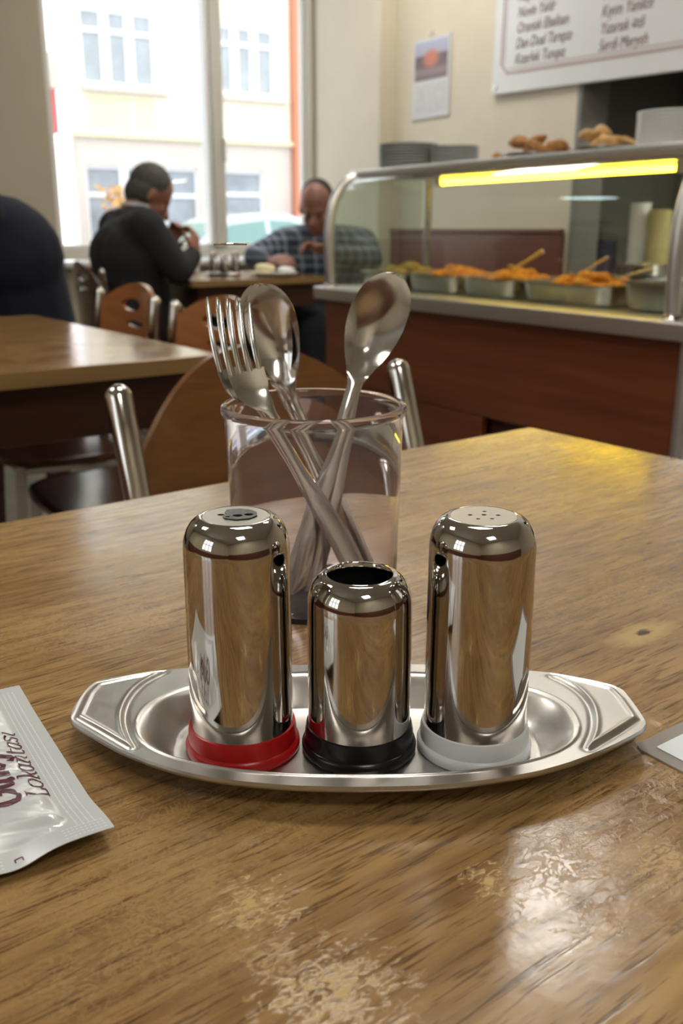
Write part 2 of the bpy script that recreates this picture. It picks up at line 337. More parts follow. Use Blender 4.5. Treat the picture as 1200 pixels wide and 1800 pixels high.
# ------------------------------------------------------------------ worn table top material
def table_mat(name, spots=(), worn=1.0, rough=.13, bump=.16, knot=None):
    m, nt, b = newmat(name); N, L = nt.nodes, nt.links
    tc = N.new('ShaderNodeTexCoord')
    def noise(scale, sc, detail=6, rgh=.6, dist=0):
        mp = N.new('ShaderNodeMapping'); mp.inputs['Scale'].default_value = sc; mp.inputs['Rotation'].default_value = (0, 0, radians(4.7))
        L.new(tc.outputs['Object'], mp.inputs['Vector'])
        n = N.new('ShaderNodeTexNoise'); n.inputs['Scale'].default_value = scale; n.inputs['Detail'].default_value = detail; n.inputs['Roughness'].default_value = rgh; n.inputs['Distortion'].default_value = dist
        L.new(mp.outputs[0], n.inputs['Vector']); return n.outputs[0]
    def ramp(v, p0, p1, c0=(0, 0, 0), c1=(1, 1, 1)):
        r = N.new('ShaderNodeValToRGB'); r.color_ramp.elements[0].position = p0; r.color_ramp.elements[1].position = p1
        r.color_ramp.elements[0].color = (*c0, 1); r.color_ramp.elements[1].color = (*c1, 1); L.new(v, r.inputs[0]); return r.outputs[0]
    def math_(op, a, b_):
        x = N.new('ShaderNodeMath'); x.operation = op
        for i, v in enumerate((a, b_)):
            if isinstance(v, (int, float)): x.inputs[i].default_value = v
            else: L.new(v, x.inputs[i])
        return x.outputs[0]
    def mix(f, a, b_, mode='MIX'):
        x = N.new('ShaderNodeMix'); x.data_type = 'RGBA'; x.blend_type = mode
        if isinstance(f, (int, float)): x.inputs[0].default_value = f
        else: L.new(f, x.inputs[0])
        for i, v in ((6, a), (7, b_)):
            if isinstance(v, tuple): x.inputs[i].default_value = (*v, 1)
            else: L.new(v, x.inputs[i])
        return x.outputs[2]
    broad = noise(3, (1, 5, 1), 4)
    base = ramp(broad, .3, .7, (.245, .130, .044), (.42, .258, .100))
    streak = ramp(noise(16, (.9, 9, 1), 5, .55), .40, .72)
    base = mix(math_('MULTIPLY', streak, .6), base, (.098, .043, .012))
    dash = ramp(noise(34, (.8, 12, 1), 3, .5), .60, .70)
    dash2 = ramp(noise(75, (.7, 9, 1), 3, .5), .56, .66)
    base = mix(math_('MULTIPLY', dash, .75), base, (.060, .024, .006))
    base = mix(math_('MULTIPLY', dash2, .7), base, (.078, .034, .009))
    # worn lacquer: vein-like light rubbings
    wn = noise(140, (1, 1.25, 1), 6, .6, 1.2)
    vein = ramp(math_('ABSOLUTE', math_('SUBTRACT', wn, .5), 0), .0, .055, (1, 1, 1), (0, 0, 0))
    area = ramp(noise(7, (1, 1.4, 1), 4, .65), .46, .66)
    wear = math_('MULTIPLY', math_('MULTIPLY', vein, area), .45*worn)
    blot = math_('MULTIPLY', ramp(noise(50, (1, 3, 1), 8, .7, .5), .5, .62), math_('MULTIPLY', area, .30*worn))
    wear = math_('MAXIMUM', wear, blot)
    for (x, y, r, k) in spots:
        d = N.new('ShaderNodeVectorMath'); d.operation = 'DISTANCE'; L.new(tc.outputs['Object'], d.inputs[0]); d.inputs[1].default_value = (x, y, 0)
        f = N.new('ShaderNodeMapRange'); f.inputs[1].default_value = 0; f.inputs[2].default_value = r; f.inputs[3].default_value = 1; f.inputs[4].default_value = 0
        L.new(d.outputs['Value'], f.inputs[0])
        pat = ramp(math_('ADD', noise(190, (1, 1.9, 1), 6, .62, 1.3), math_('MULTIPLY', f.outputs[0], .22)), .60, .74)
        wear = math_('MAXIMUM', wear, math_('MULTIPLY', math_('MULTIPLY', pat, ramp(f.outputs[0], 0, .3)), k))
    col = mix(wear, base, (.50, .335, .125))
    if knot:
        sb = N.new('ShaderNodeVectorMath'); sb.operation = 'SUBTRACT'; L.new(tc.outputs['Object'], sb.inputs[0]); sb.inputs[1].default_value = (*knot, TT)
        ms = N.new('ShaderNodeVectorMath'); ms.operation = 'MULTIPLY'; L.new(sb.outputs[0], ms.inputs[0]); ms.inputs[1].default_value = (1, 2.4, 0)
        ln = N.new('ShaderNodeVectorMath'); ln.operation = 'LENGTH'; L.new(ms.outputs[0], ln.inputs[0])
        dist = math_('ADD', ln.outputs['Value'], math_('MULTIPLY', math_('SUBTRACT', noise(60, (1, 2, 1), 4), .5), .022))
        def near(r0, r1):
            q = N.new('ShaderNodeMapRange'); q.inputs[1].default_value = r0; q.inputs[2].default_value = r1; q.inputs[3].default_value = 1; q.inputs[4].default_value = 0; L.new(dist, q.inputs[0]); return q.outputs[0]
        col = mix(math_('MULTIPLY', near(.014, .030), .75), col, (.52, .36, .13))
        col = mix(near(.004, .008), col, (.05, .025, .008))
    L.new(col, b.inputs['Base Color'])
    rn = noise(22, (1, 1, 1), 6, .7)
    mr = N.new('ShaderNodeMapRange'); mr.inputs[1].default_value = .3; mr.inputs[2].default_value = .75; mr.inputs[3].default_value = rough; mr.inputs[4].default_value = rough+.12
    L.new(rn, mr.inputs[0])
    L.new(math_('ADD', mr.outputs[0], math_('MULTIPLY', wear, .12)), b.inputs['Roughness'])
    b.inputs['Specular IOR Level'].default_value = .75
    h = math_('SUBTRACT', math_('MULTIPLY', noise(120, (1, 1, 1), 3), .35), math_('ADD', math_('MULTIPLY', dash, .12), math_('MULTIPLY', wear, .5)))
    h = math_('ADD', h, math_('MULTIPLY', noise(28, (1, 1, 1), 2), 1.2))
    bp = N.new('ShaderNodeBump'); bp.inputs['Strength'].default_value = bump; bp.inputs['Distance'].default_value = .0012
    L.new(h, bp.inputs['Height']); L.new(bp.outputs[0], b.inputs['Normal'])
    return m
ROT = radians(4.7)
def dining_table(label, corner, w, d, topm, rot=ROT, group=None):
    """corner = far right corner of the top; extends w to -x and d to -y in its own axes"""
    t = empty('dining_table', label, 'table', (corner[0], corner[1], 0), rot, group)
    MB().bx((-w+.002, -d+.002, TT-.024), (-.002, -.002, TT), .002).obj('tabletop', topm, t)
    e = MB()
    for a, b in (((-w, -d), (0, -d+.0025)), ((-w, -.0025), (0, 0)), ((-w, -d+.0025), (-w+.0025, -.0025)), ((-.0025, -d+.0025), (0, -.0025))):
        e.bx((*a, TT-.026), (*b, TT-.0008))
    e.obj('edge_band', M['edge'], t, False)
    a = .045
    for x0, y0, x1, y1 in ((-w+a, -d+a, -a, -d+a+.02), (-w+a, -a-.02, -a, -a), (-w+a, -d+a+.02, -w+a+.02, -a-.02), (-a-.02, -d+a+.02, -a, -a-.02)):
        MB().bx((x0, y0, TT-.125), (x1, y1, TT-.024), .002).obj('apron', M['tabledark'], t)
    cx, cy = -w/2, -d/2
    MB().tube([(cx, cy, .05), (cx, cy, TT-.03)], .032, 20).obj('column', M['chrome'], t)
    MB().bx((cx-.20, cy-.15, TT-.032), (cx+.20, cy+.15, TT-.024)).obj('top_plate', M['black'], t, False)
    for a_, bb in (((cx-.28, cy-.03), (cx+.28, cy+.03)), ((cx-.03, cy-.28), (cx+.03, cy+.28))):
        MB().bx((*a_, .012), (*bb, .05), .008).obj('foot_bar', M['black'], t)
    for x, y in ((-.26, 0), (.26, 0), (0, -.26), (0, .26)):
        MB().lathe([(0, 0), (.02, 0), (.02, .013), (0, .013)], (cx+x, cy+y, 0), 16).obj('glide', M['black'], t)
    return t
C0 = Vector((.722, .746))
def tl(px, py):                         # room point -> main table's own coordinates
    d = Vector((px, py)) - C0; return (d.x*cos(ROT)+d.y*sin(ROT), -d.x*sin(ROT)+d.y*cos(ROT))
spots = []
for x, y, r, k in ((.389, .306, .035, .8), (.116, .185, .030, .9), (.108, .205, .018, .6), (.114, .229, .022, .9), (.185, .197, .014, .9), (.241, .173, .022, .7), (.093, .252, .05, .35), (.20, .30, .05, .3)):
    p = tl(x, y); spots.append((p[0], p[1], r, k))
M['top_main'] = table_mat('worn_brown_laminate', [(x, y, r, k) for x, y, r, k in spots[1:]], knot=tl(.389, .306))
main = dining_table('large worn brown wooden table in the foreground under the steel cruet tray', C0, 1.2, .86, M['top_main'])
# object coordinates of the top start at the table's corner on the floor: lift the spots to the surface
for n in M['top_main'].node_tree.nodes:
    if n.type == 'VECT_MATH' and n.operation == 'DISTANCE': n.inputs[1].default_value[2] = TT
M['top_left'] = table_mat('brown_laminate', worn=.2, rough=.09, bump=.08)
dining_table('brown wooden table at left with dark apron and a tea glass on it', (.640, 2.44), 1.0, .95, M['top_left'], radians(4))
dining_table('brown wooden table by the window where two men eat', (2.30, 4.40), .68, .72, M['top_left'], 0)
# ------------------------------------------------------------------ chairs
def back_mesh(hw, holes, lean=.3, z0=.50, zs=.728, zp=.828, th=.012):
    """bent plywood back: arched top between the posts, optional hand holes"""
    nu, nv = 44, 34; b = bmesh.new(); V = {}
    def top(u): return zs + (zp-zs)*(1-abs(2*u-1)**2.1)
    def P(u, v):
        x = -hw + 2*hw*u; z = z0 + (top(u)-z0)*v
        return x, z
    def yb(x, z): return -.034+.080*lean*max(0, (z-.53)/.27)**1.35 + .030*(1-(x/hw)**2)
    keep = {}
    pts = [[list(P(i/nu, j/nv)) for j in range(nv+1)] for i in range(nu+1)]
    def inside(x, z):
        for (cx, cz, rx, rz) in holes:
            if ((x-cx)/rx)**2 + ((z-cz)/rz)**2 < 1: return (cx, cz, rx, rz)
    dead = set()
    for i in range(nu):
        for j in range(nv):
            cx = sum(pts[a][c][0] for a in (i, i+1) for c in (j, j+1))/4; cz = sum(pts[a][c][1] for a in (i, i+1) for c in (j, j+1))/4
            if inside(cx, cz): dead.add((i, j))
    if holes:
        for i in range(1, nu):
            for j in range(1, nv):
                adj = [(i-1, j-1), (i, j-1), (i-1, j), (i, j)]; k = sum(a in dead for a in adj)
                if 0 < k < 4:
                    x, z = pts[i][j]
                    h = min(holes, key=lambda h: abs(((x-h[0])/h[2])**2+((z-h[1])/h[3])**2-1))
                    q = sqrt(((x-h[0])/h[2])**2+((z-h[1])/h[3])**2) or 1
                    pts[i][j] = [h[0]+(x-h[0])/q, h[1]+(z-h[1])/q]
    for i in range(nu+1):
        for j in range(nv+1):
            x, z = pts[i][j]; V[i, j] = b.verts.new((x, yb(x, z), z))
    for i in range(nu):
        for j in range(nv):
            if (i, j) not in dead: b.faces.new((V[i, j], V[i+1, j], V[i+1, j+1], V[i, j+1]))
    bmesh.ops.delete(b, geom=[v for v in b.verts if not v.link_faces], context='VERTS')
    r = bmesh.ops.extrude_face_region(b, geom=b.faces[:])
    bmesh.ops.translate(b, vec=(0, th, 0), verts=[v for v in r['geom'] if isinstance(v, bmesh.types.BMVert)])
    m = MB(); m.b.free(); m.b = b; return m
def chair(label, loc, rz, backm, seatm, holes=(), hw=.180, group=None, lean=.3, arch=(.728, .828)):
    t = empty('dining_chair', label, 'chair', (*loc, 0), rz, group)
    for s in (-1, 1):
        MB().tube([(s*hw, -.01, .012)]+[(s*hw, -.034+.080*lean*max(0, (z-.53)/.27)**1.35, z) for z in (.40, .52, .60, .70, .75, .803)], .0145, 20, dome=True).obj('back_post', M['chrome'], t)
        MB().tube([(s*(hw-.01), -.385, .012), (s*(hw-.01), -.36, .425)], .0125, 16).obj('leg', M['chrome'], t)
        MB().tube([(s*(hw-.005), -.36, .415), (s*(hw-.003), -.01, .405)], .010, 12).obj('seat_rail', M['chrome'], t)
    MB().tube([(-hw+.01, -.36, .415), (hw-.01, -.36, .415)], .009, 12).obj('seat_rail', M['chrome'], t)
    MB().tube([(-hw+.01, -.37, .20), (hw-.01, -.37, .20)], .008, 12).obj('stretcher', M['chrome'], t)
    back_mesh(hw-.013, list(holes), lean, .50, *arch).obj('backrest', backm, t, True, 50)
    # seat: rounded, slightly dished
    rows = []; n = 40
    for r in (0, .35, .7, .9, .97, 1.0):
        rows.append([((hw+.02)*r*math.copysign(abs(cos(a))**.55, cos(a)), -.195+.205*r*math.copysign(abs(sin(a))**.6, sin(a)), .437-.008*(1-r*r)-(.004 if r == 1 else 0)) for a in [2*pi*k/n for k in range(n)]])
    for r in (1.0, .97, 0.0):
        rows.append([((hw+.02)*r*math.copysign(abs(cos(a))**.55, cos(a)), -.195+.205*r*math.copysign(abs(sin(a))**.6, sin(a)), .422-(.004 if r < 1 else 0)) for a in [2*pi*k/n for k in range(n)]])
    m = MB(); m.grid(rows, True); bmesh.ops.remove_doubles(m.b, verts=m.b.verts[:], dist=1e-5)
    m.obj('seat', seatm, t)
    return t
chair('brown plywood chair with chrome posts pushed up to the foreground table behind the cutlery cup', (.508, .905), 0, M['chairwood'], M['chairdark'], lean=1.0)
HOLE = [(-.06, .755, .042, .020), (0, .655, .075, .008)]
HOLE = [(-.03, .766, .062, .016), (0, .718, .075, .008)]
chair('orange brown chair with two hand holes in its back, beside the left table, far one', (.875, 2.39), -pi/2, M['chaired'], M['chairdark'], HOLE, .20, arch=(.772, .822))
chair('orange brown chair half hidden behind the forks, beside the left table, near one', (.86, 1.84), -pi/2, M['chaired'], M['chairdark'], HOLE, .19, arch=(.772, .822))
chair('dark brown chair under the man in the charcoal suit', (1.275, 3.99), pi/2, M['chairdark'], M['chairdark'], HOLE)
chair('dark brown chair under the man in the checked shirt', (2.66, 4.24), radians(-52), M['chairdark'], M['chairdark'])
def tall_chair(loc, rz):
    t = empty('high_back_chair', 'dark brown high-backed wooden chair right of the man in navy', 'chair', (*loc, 0), rz)
    MB().box((0, 0, .70), (.36, .03, .50), .006).obj('backrest', M['chairdark'], t)
    MB().box((0, -.19, .44), (.38, .38, .03), .008).obj('seat', M['chairdark'], t)
    for x in (-.16, .16):
        for y in (-.34, -.01): MB().box((x, y, .215), (.035, .035, .43), .004).obj('leg', M['chairdark'], t)
tall_chair((.94, 3.42), radians(-104))
st = empty('stool', 'low dark wooden stool under the man in navy', 'stool', (.68, 2.86, 0))
MB().lathe([(0, .395), (.16, .395), (.17, .405), (.17, .42), (.16, .43), (0, .43)]).obj('seat', M['chairdark'], st)
for a in range(4):
    c_, s_ = cos(pi/4+a*pi/2), sin(pi/4+a*pi/2)
    MB().tube([(.17*c_, .17*s_, 0), (.12*c_, .12*s_, .396)], .014).obj('leg', M['chairdark'], st)
# ------------------------------------------------------------------ serving counter
ct = empty('serving_counter', 'long serving counter with reddish wood front and steel ledge at right', 'counter', (0, 0, 0))
CX, CY0, CY1 = 1.735, 1.10, 2.82
MB().bx((CX, 1.345, .452), (CX+.02, CY1, .724), .002).obj('front_panel', M['counterwood'], ct)
MB().bx((CX, 1.985, .06), (CX+.02, CY1, .448), .002).obj('front_panel', M['counterwood'], ct)
MB().bx((CX, 1.345, .06), (CX+.02, 1.70, .448), .002).obj('front_panel', M['counterwood'], ct)
MB().bx((CX+.03, 1.70, .06), (CX+.04, 1.985, .448)).obj('recess_panel', M['counterdark'], ct, False)
MB().bx((CX+.04, CY1-.02, .06), (2.36, CY1, .724), .002).obj('end_panel', M['counterwood'], ct)
MB().bx((CX+.05, CY0, 0), (2.34, CY1-.03, .06)).obj('plinth', M['counterdark'], ct, False)
MB().bx((2.34, CY0, .06), (2.36, CY1-.02, .724)).obj('rear_panel', M['counterwood'], ct, False)
MB().bx((CX+.04, CY0, .70), (2.34, CY1-.03, .722)).obj('deck_board', M['counterdark'], ct, False)
MB().bx((1.70, CY0, .725), (2.38, 2.848, .767), .006).obj('steel_ledge', M['ledge'], ct)
MB().tube([(1.742, 1.325, 0), (1.742, 1.325, .725)], .019, 20).obj('leg', M['ledge'], ct)
MB().bx((CX+.01, CY0, .06), (CX+.03, 1.30, .724), .002).obj('end_panel', M['platewhite'], ct)
GP = bez([(1.737, .767), (1.732, .86), (1.731, .93), (1.737, .99), (1.752, 1.045), (1.78, 1.088), (1.815, 1.113), (1.85, 1.122)], 6)
for y in (2.79, 1.375):
    p = MB().tube([(q.x, y, q.y) for q in GP], .0165, 18).obj('glass_post', M['ledge'], ct)
    MB().lathe([(0, 0), (.026, 0), (.024, .006), (.018, .010), (0, .010)], (1.737, y, .767), 24).obj('collar', M['steel'], p)
    MB().tube([(2.13, y-.02, .767), (2.13, y-.02, 1.12)], .0125, 16).obj('rear_post', M['brushed'], ct)
m = MB(); rows = [[(q.x+o*.006, y, q.y+.002) for q in GP] for y, o in ((2.77, 0), (1.395, 0), (1.395, 1), (2.77, 1))]
m.grid(rows+[rows[0]]); m.obj('curved_glass', M['display'], ct)
m = MB(); poly = [(q.x+.004, q.y) for q in GP]+[(2.115, 1.118), (2.115, .769)]
m.prism(poly, 0, .005); m.xf(Matrix(((1, 0, 0, 0), (0, 0, 1, 2.787), (0, 1, 0, 0), (0, 0, 0, 1)))); m.obj('end_glass', M['display'], ct, False)
MB().bx((1.83, CY0, 1.121), (2.26, 2.832, 1.143), .006).obj('top_shelf', M['ledge'], ct)
MB().bx((1.86, 1.46, 1.108), (1.98, 2.5, 1.121), .003).obj('lamp_housing', M['brushed'], ct)
tb = MB().tube([(1.94, 1.56, 1.096), (1.94, 2.45, 1.096)], .0082, 16).obj('light_tube', M['tube'], ct)
for y in (1.545, 2.465): MB().box((1.94, y, 1.098), (.026, .03, .03), .004).obj('tube_holder', M['pvc'], tb)
# food pans
def pan(label, y0, y1, food, fm, x0=1.815, x1=2.08, h=.052, seed=0, group='steel food pans in the glass display'):
    random.seed(seed)
    t = empty('food_pan', label, 'pan', ((x0+x1)/2, (y0+y1)/2, .767), 0, group)
    hx, hy = (x1-x0)/2, (y1-y0)/2
    def ring(ax, ay, z, n=32, e=.28):
        return [(ax*math.copysign(abs(cos(a))**e, cos(a)), ay*math.copysign(abs(sin(a))**e, sin(a)), z) for a in [2*pi*k/n for k in range(n)]]
    rows = [ring(.001, .001, .001), ring(hx-.022, hy-.022, .001), ring(hx-.016, hy-.016, .006), ring(hx-.008, hy-.008, h-.003), ring(hx, hy, h), ring(hx, hy, h+.002), ring(hx-.011, hy-.011, h), ring(hx-.019, hy-.019, .008), ring(hx-.025, hy-.025, .004), ring(.001, .001, .004)]
    m = MB(); m.grid(rows, True); m.obj('pan', M['brushed'], t)
    if food:
        m = MB(); m.ball((0, 0, h*.5), (hx-.022, hy-.022, h*.55), 28, 12)
        for k in range(food):
            a, r = random.random()*2*pi, sqrt(random.random())*.8
            q = random.uniform(.014, .022)
            m.ball((hx*.82*r*cos(a), hy*.82*r*sin(a), h*.62+.040*(1-r*r)*random.uniform(.6, 1)), (q*1.2, q, q*.8), 8, 6, Matrix.Rotation(random.random()*3, 3, 'Z'))
        o = m.obj('food', fm, t); o['kind'] = 'stuff'
    return t
pan('steel pan of pale pilaf at the left end of the glass display', 2.50, 2.765, 30, M['pilaf'], seed=1)
pan('steel pan heaped with orange stew, left of the wooden spoon', 2.235, 2.488, 55, M['stew'], seed=2)
pan('steel pan of orange stew with a wooden spoon stuck in it', 1.985, 2.222, 55, M['stew'], seed=3)
pan('wide steel pan with orange fritters and a steel ladle in it', 1.635, 1.973, 26, M['stew'], seed=4)
pan('empty deep steel pan next to the right glass post', 1.415, 1.615, 0, None, h=.068, seed=5)
random.seed(11)
def utensil(name, label, a, b, m, r=.006):
    a, b = Vector(a), Vector(b)
    t = empty(name, label, 'utensil', a)
    d = b-a
    MB().tube([(0, 0, 0), d*.5, d], [r, r*.8, r*1.2], 12).obj('handle', m, t)
    MB().ball((0, 0, 0), (.024, .018, .007), 16, 8, Matrix.Rotation(.6, 3, 'Y')).obj('bowl', m, t)
utensil('wooden_spoon', 'yellow wooden spoon leaning out of a stew pan', (1.96, 2.13, .842), (2.0, 2.055, .895), M['brass'], .006)
utensil('ladle', 'thin steel ladle leaning out of the wide fritter pan', (1.95, 1.88, .83), (1.99, 1.80, .885), M['cutlery'], .003)
utensil('tongs', 'steel tongs lying across the wide fritter pan', (1.93, 1.72, .832), (1.98, 1.64, .862), M['cutlery'], .003)
# plates and platters on the shelf
def plate_mb(r, h=.018):
    return MB().lathe([(0, 0), (r*.6, 0), (r*.66, .002), (r, h), (r, h+.003), (r*.97, h+.003), (r*.64, .006), (0, .006)], n=40)
ORD = ['lowest', 'second lowest', 'third lowest', 'fourth lowest', 'fifth from the bottom', 'sixth from the bottom', 'seventh from the bottom', 'eighth from the bottom']
def stack(x, y, z, r, n, step, m, label, group, h=.018):
    first = None
    for k in range(n):
        lab = '%s plate %s' % (ORD[k] if k < n-1 else 'topmost', label)
        if first is None:
            first = plate_mb(r, h).obj('plate', m); o = first
        else:
            o = first.copy(); COL.objects.link(o)
        o.location = (x+random.uniform(-.001, .001), y+random.uniform(-.001, .001), z+k*step)
        tag(o, lab, 'plate', group)
stack(2.0, 2.72, 1.1435, .100, 9, .0085, M['plategrey'], 'of the taller grey stack on the steel shelf', 'grey plates in the taller stack', .012)
stack(2.06, 2.545, 1.1435, .078, 8, .0075, M['plategrey'], 'of the lower grey stack on the steel shelf', 'grey plates in the lower stack', .012)
stack(2.0, 1.63, 1.1435, .092, 9, .0088, M['platewhite'], 'of the white stack at the right of the shelf', 'white plates on the shelf', .010)
def lump(cx, cy, cz, r, seed):
    random.seed(seed); m = MB(); q = bmesh.ops.create_icosphere(m.b, subdivisions=3, radius=1)
    ph = [(random.uniform(2, 5), random.uniform(0, 6), random.choice((0, 1, 2))) for _ in range(6)]
    for v in q['verts']:
        f = 1 + sum(.07*sin(v.co[a]*k+p) for k, p, a in ph)
        v.co = Vector((v.co.x*r[0]*f, v.co.y*r[1]*f, v.co.z*r[2]*f))
    return m
NTH = ['first', 'second', 'third', 'fourth', 'fifth', 'sixth', 'seventh', 'eighth', 'ninth']
def platter(x, y, r, n, m, label, cat, seed):
    o = plate_mb(r, .012).obj('platter', M['brushed']); o.location = (x, y, 1.1435); tag(o, 'steel platter under the ' + label, 'platter')
    random.seed(seed); hp = []
    for k in range(n):
        a = k*2.4+.4; q = r*.62*sqrt((k+.4)/n)
        lv = 1 if k % 3 == 0 and k > 0 else 0
        rr = (random.uniform(.030, .040), random.uniform(.022, .030), random.uniform(.013, .019))
        L_ = lump(0, 0, 0, rr, seed*20+k).obj('pastry', m)
        L_.location = (x+q*cos(a), y+q*sin(a), 1.152+rr[2]+lv*.024); L_.rotation_euler = (random.uniform(-.4, .4), random.uniform(-.5, .5), random.random()*6)
        hp.append(L_); tag(L_, None, 'pastry', label)
    hp.sort(key=lambda o: o.location.x*cos(TH)-o.location.y*sin(TH))
    for k, o in enumerate(hp): o['label'] = '%s of the %s, counted from the left' % (NTH[k], label)
platter(2.0, 2.08, .115, 8, M['bread'], 'brown fried pastries on the left platter', 'pastry', 3)
platter(2.0, 1.83, .105, 9, M['bread2'], 'golden pastries next to the white plates', 'pastry', 5)
o = plate_mb(.05, .006).obj('platter', M['brushed']); o.location = (1.97, 2.235, 1.1435); tag(o, 'small steel dish at the left of the pastry platters', 'platter')
L_ = lump(0, 0, 0, (.018, .015, .010), 77).obj('pastry', M['bread']); L_.location = (1.97, 2.235, 1.161); tag(L_, 'single small brown pastry on the small steel dish', 'pastry')
mb_ = MB().lathe([(0, 0), (.036, 0), (.040, .004), (.041, .09), (.038, .09), (.036, .006), (0, .006)])
o = mb_.obj('white_cup', M['platewhite']); o.location = (1.93, 1.27, .767); tag(o, 'white cup on the ledge right of the glass post', 'cup')
# kitchen opening: shelf with pots
ks = empty('kitchen_bench', 'steel bench in the kitchen opening behind the counter', 'bench', (0, 0, 0))
MB().bx((XW+.18, 1.3, .74), (XW+.80, 3.185, .77), .004).obj('top', M['brushed'], ks)
for y in (1.35, 3.13):
    for x in (XW+.2, XW+.76): MB().tube([(x, y, 0), (x, y, .74)], .018).obj('leg', M['brushed'], ks)
def pot(name, label, cat, x, y, r, h, m, z=.77, lid=False):
    o = MB().lathe([(0, 0), (r*.94, 0), (r, .01), (r, h), (r*1.03, h+.004), (r*.97, h+.004), (r*.95, .012), (0, .01)]).obj(name, m); o.location = (x, y, z); tag(o, label, cat)
    if lid: MB().lathe([(r*1.02, 0), (r*.7, .02), (.02, .03), (.02, .05), (0, .05)], (0, 0, h+.004)).obj('lid', M['brushed'], o)
pot('cooking_pot', 'dark blue enamel pot in the kitchen opening', 'pot', 3.36, 3.10, .080, .13, M['bluepot'])
pot('canister', 'tall white canister in the kitchen opening', 'canister', 3.46, 2.965, .045, .29, M['platewhite'])
pot('canister', 'tall cream tub right of the white canister in the kitchen opening', 'canister', 3.46, 2.855, .05, .26, M['yellowtub'])
pot('cooking_pot', 'wide flat steel pan in front of the white canister', 'pot', 3.30, 2.79, .105, .035, M['brushed'])
for k in range(3):
    o = plate_mb(.055, .03).obj('bowl', M['platewhite']) if k == 0 else o.copy()
    if k: COL.objects.link(o)
    o.location = (2.16, 1.465, .768+k*.014); tag(o, 'white bowl of the small stack behind the empty pan, %s' % ('lowest', 'middle', 'topmost')[k], 'bowl', 'white bowls in the display')
hd_ = empty('extractor_hood', 'black extractor hood in the kitchen opening behind the menu board', 'hood', (0, 0, 0))
MB().bx((XW+.20, 1.25, 1.36), (XW+.86, 2.80, 1.42), .004).bx((XW+.34, 1.35, 1.42), (XW+.86, 2.70, 2.2), .004).obj('shell', M['nichedark'], hd_)
MB().bx((XW+.42, 1.55, 1.345), (XW+.50, 2.78, 1.36), .002).obj('added_hood_light', mat('added_hood_lamp', (.9, .9, .85), .4, emit=(1, .93, .80), est=16), hd_)  # added strip lamp with no visible source, brightens the kitchen niche
rl = empty('wall_rail', 'thin steel rail along the kitchen wall above the pots', 'rail', (0, 0, 0))
MB().tube([(XW+.85, 1.2, 1.03), (XW+.85, 3.15, 1.03)], .008).obj('bar', M['brushed'], rl)
for y in (1.4, 3.0): MB().tube([(XW+.85, y, 1.03), (XW+.90, y, 1.03)], .006).obj('bracket', M['brushed'], rl)
o = MB().bx((XW+.885, 1.2, .80), (XW+.899, 3.15, 1.65)).obj('steel_splashback', mat('dotted_panel', (.34, .33, .29), .45, .2, bump=1, bscale=160), None, False); tag(o, 'dull steel splashback on the kitchen wall', 'splashback')
# ------------------------------------------------------------------ menu board and calendar
bd = empty('menu_board', 'large white menu board with dark red writing on the wall above the counter', 'sign', (XW, 3.51, 1.530)); bd.rotation_euler = (radians(1.4), 0, 0)
# own axes inside the wall: x' runs to -y (to the right as seen), height z
MB().bx((-.022, -1.95, 0), (-.002, 0, .98), .004).obj('panel', M['board'], bd)
def strip(y0, z0, y1, z1, name, m, w=.006):
    MB().bx((-.0235, min(y0, y1)-w/2, min(z0, z1)-w/2), (-.0222, max(y0, y1)+w/2, max(z0, z1)+w/2)).obj(name, m, bd, False)
strip(-.058, .122, -.058, .92, 'border_line', M['pink'], .010)
strip(-.10, .080, -1.90, .080, 'border_line', M['pink'], .010)
strip(-.075, .122, -.075, .92, 'border_line', M['pink'], .004)
strip(-.10, .097, -1.90, .097, 'border_line', M['pink'], .004)
m = MB(); m.box((-.0229, -.079, .101), (.0014, .060, .008), 0, Matrix.Rotation(radians(45), 3, 'X')); m.obj('border_line', M['pink'], bd, False)
MB().lathe([(0, 0), (.012, 0), (.010, .004), (0, .005)]).xf(Matrix.Translation((-.022, -.028, .028)) @ Matrix.Rotation(-pi/2, 4, 'Y')).obj('screw', M['brushed'], bd)
BM = Matrix(((0, 0, -1, 0), (-1, 0, 0, 0), (0, 1, 0, 0), (0, 0, 0, 1)))
colA = ['Nayret Vaır', 'Nuvin Yaldr', 'Oranisk Ebailsan', 'Dan Doal Tarepzı', 'Kızarlek Tunqıız']
colB = ['Nezuy', 'Kıyım Yanilce', 'Yızarısk ətli', 'Serdi Merysh']
for c_, (y0, ztop, lines) in enumerate(((-.145, .112+4*.0605, colA), (-.625, .108+3*.0605, colB))):
    for k, s_ in enumerate(lines):
        me = text_mesh(s_, .060, .25)
        o = link('lettering', me, M['maroon'], bd, False)
        o.matrix_local = Matrix.Translation((-.0225, y0, ztop-.0605*k)) @ BM @ Matrix.Diagonal((.76, 1, 1, 1))
cal = empty('wall_calendar', 'small wall calendar with a picture above a white page, left of the menu board', 'calendar', (XW, 3.975, 1.478))
MB().bx((-.008, -.145, 0), (-.002, .145, .36), .001).obj('page', mat('calendar_page', (.62, .62, .64), .5), cal)
mm, nt, b = newmat('calendar_picture'); N, L = nt.nodes, nt.links
tc = N.new('ShaderNodeTexCoord'); sp = N.new('ShaderNodeSeparateXYZ'); L.new(tc.outputs['Generated'], sp.inputs[0])
r = N.new('ShaderNodeValToRGB'); L.new(sp.outputs[2], r.inputs[0]); e = r.color_ramp.elements
e[0].position = 0; e[0].color = (.17, .12, .12, 1); e[1].position = 1; e[1].color = (.42, .45, .58, 1)
for p, c in ((.22, (.30, .22, .22)), (.35, (.18, .12, .13)), (.62, (.14, .10, .12)), (.68, (.40, .40, .50))):
    q = e.new(p); q.color = (*c, 1)
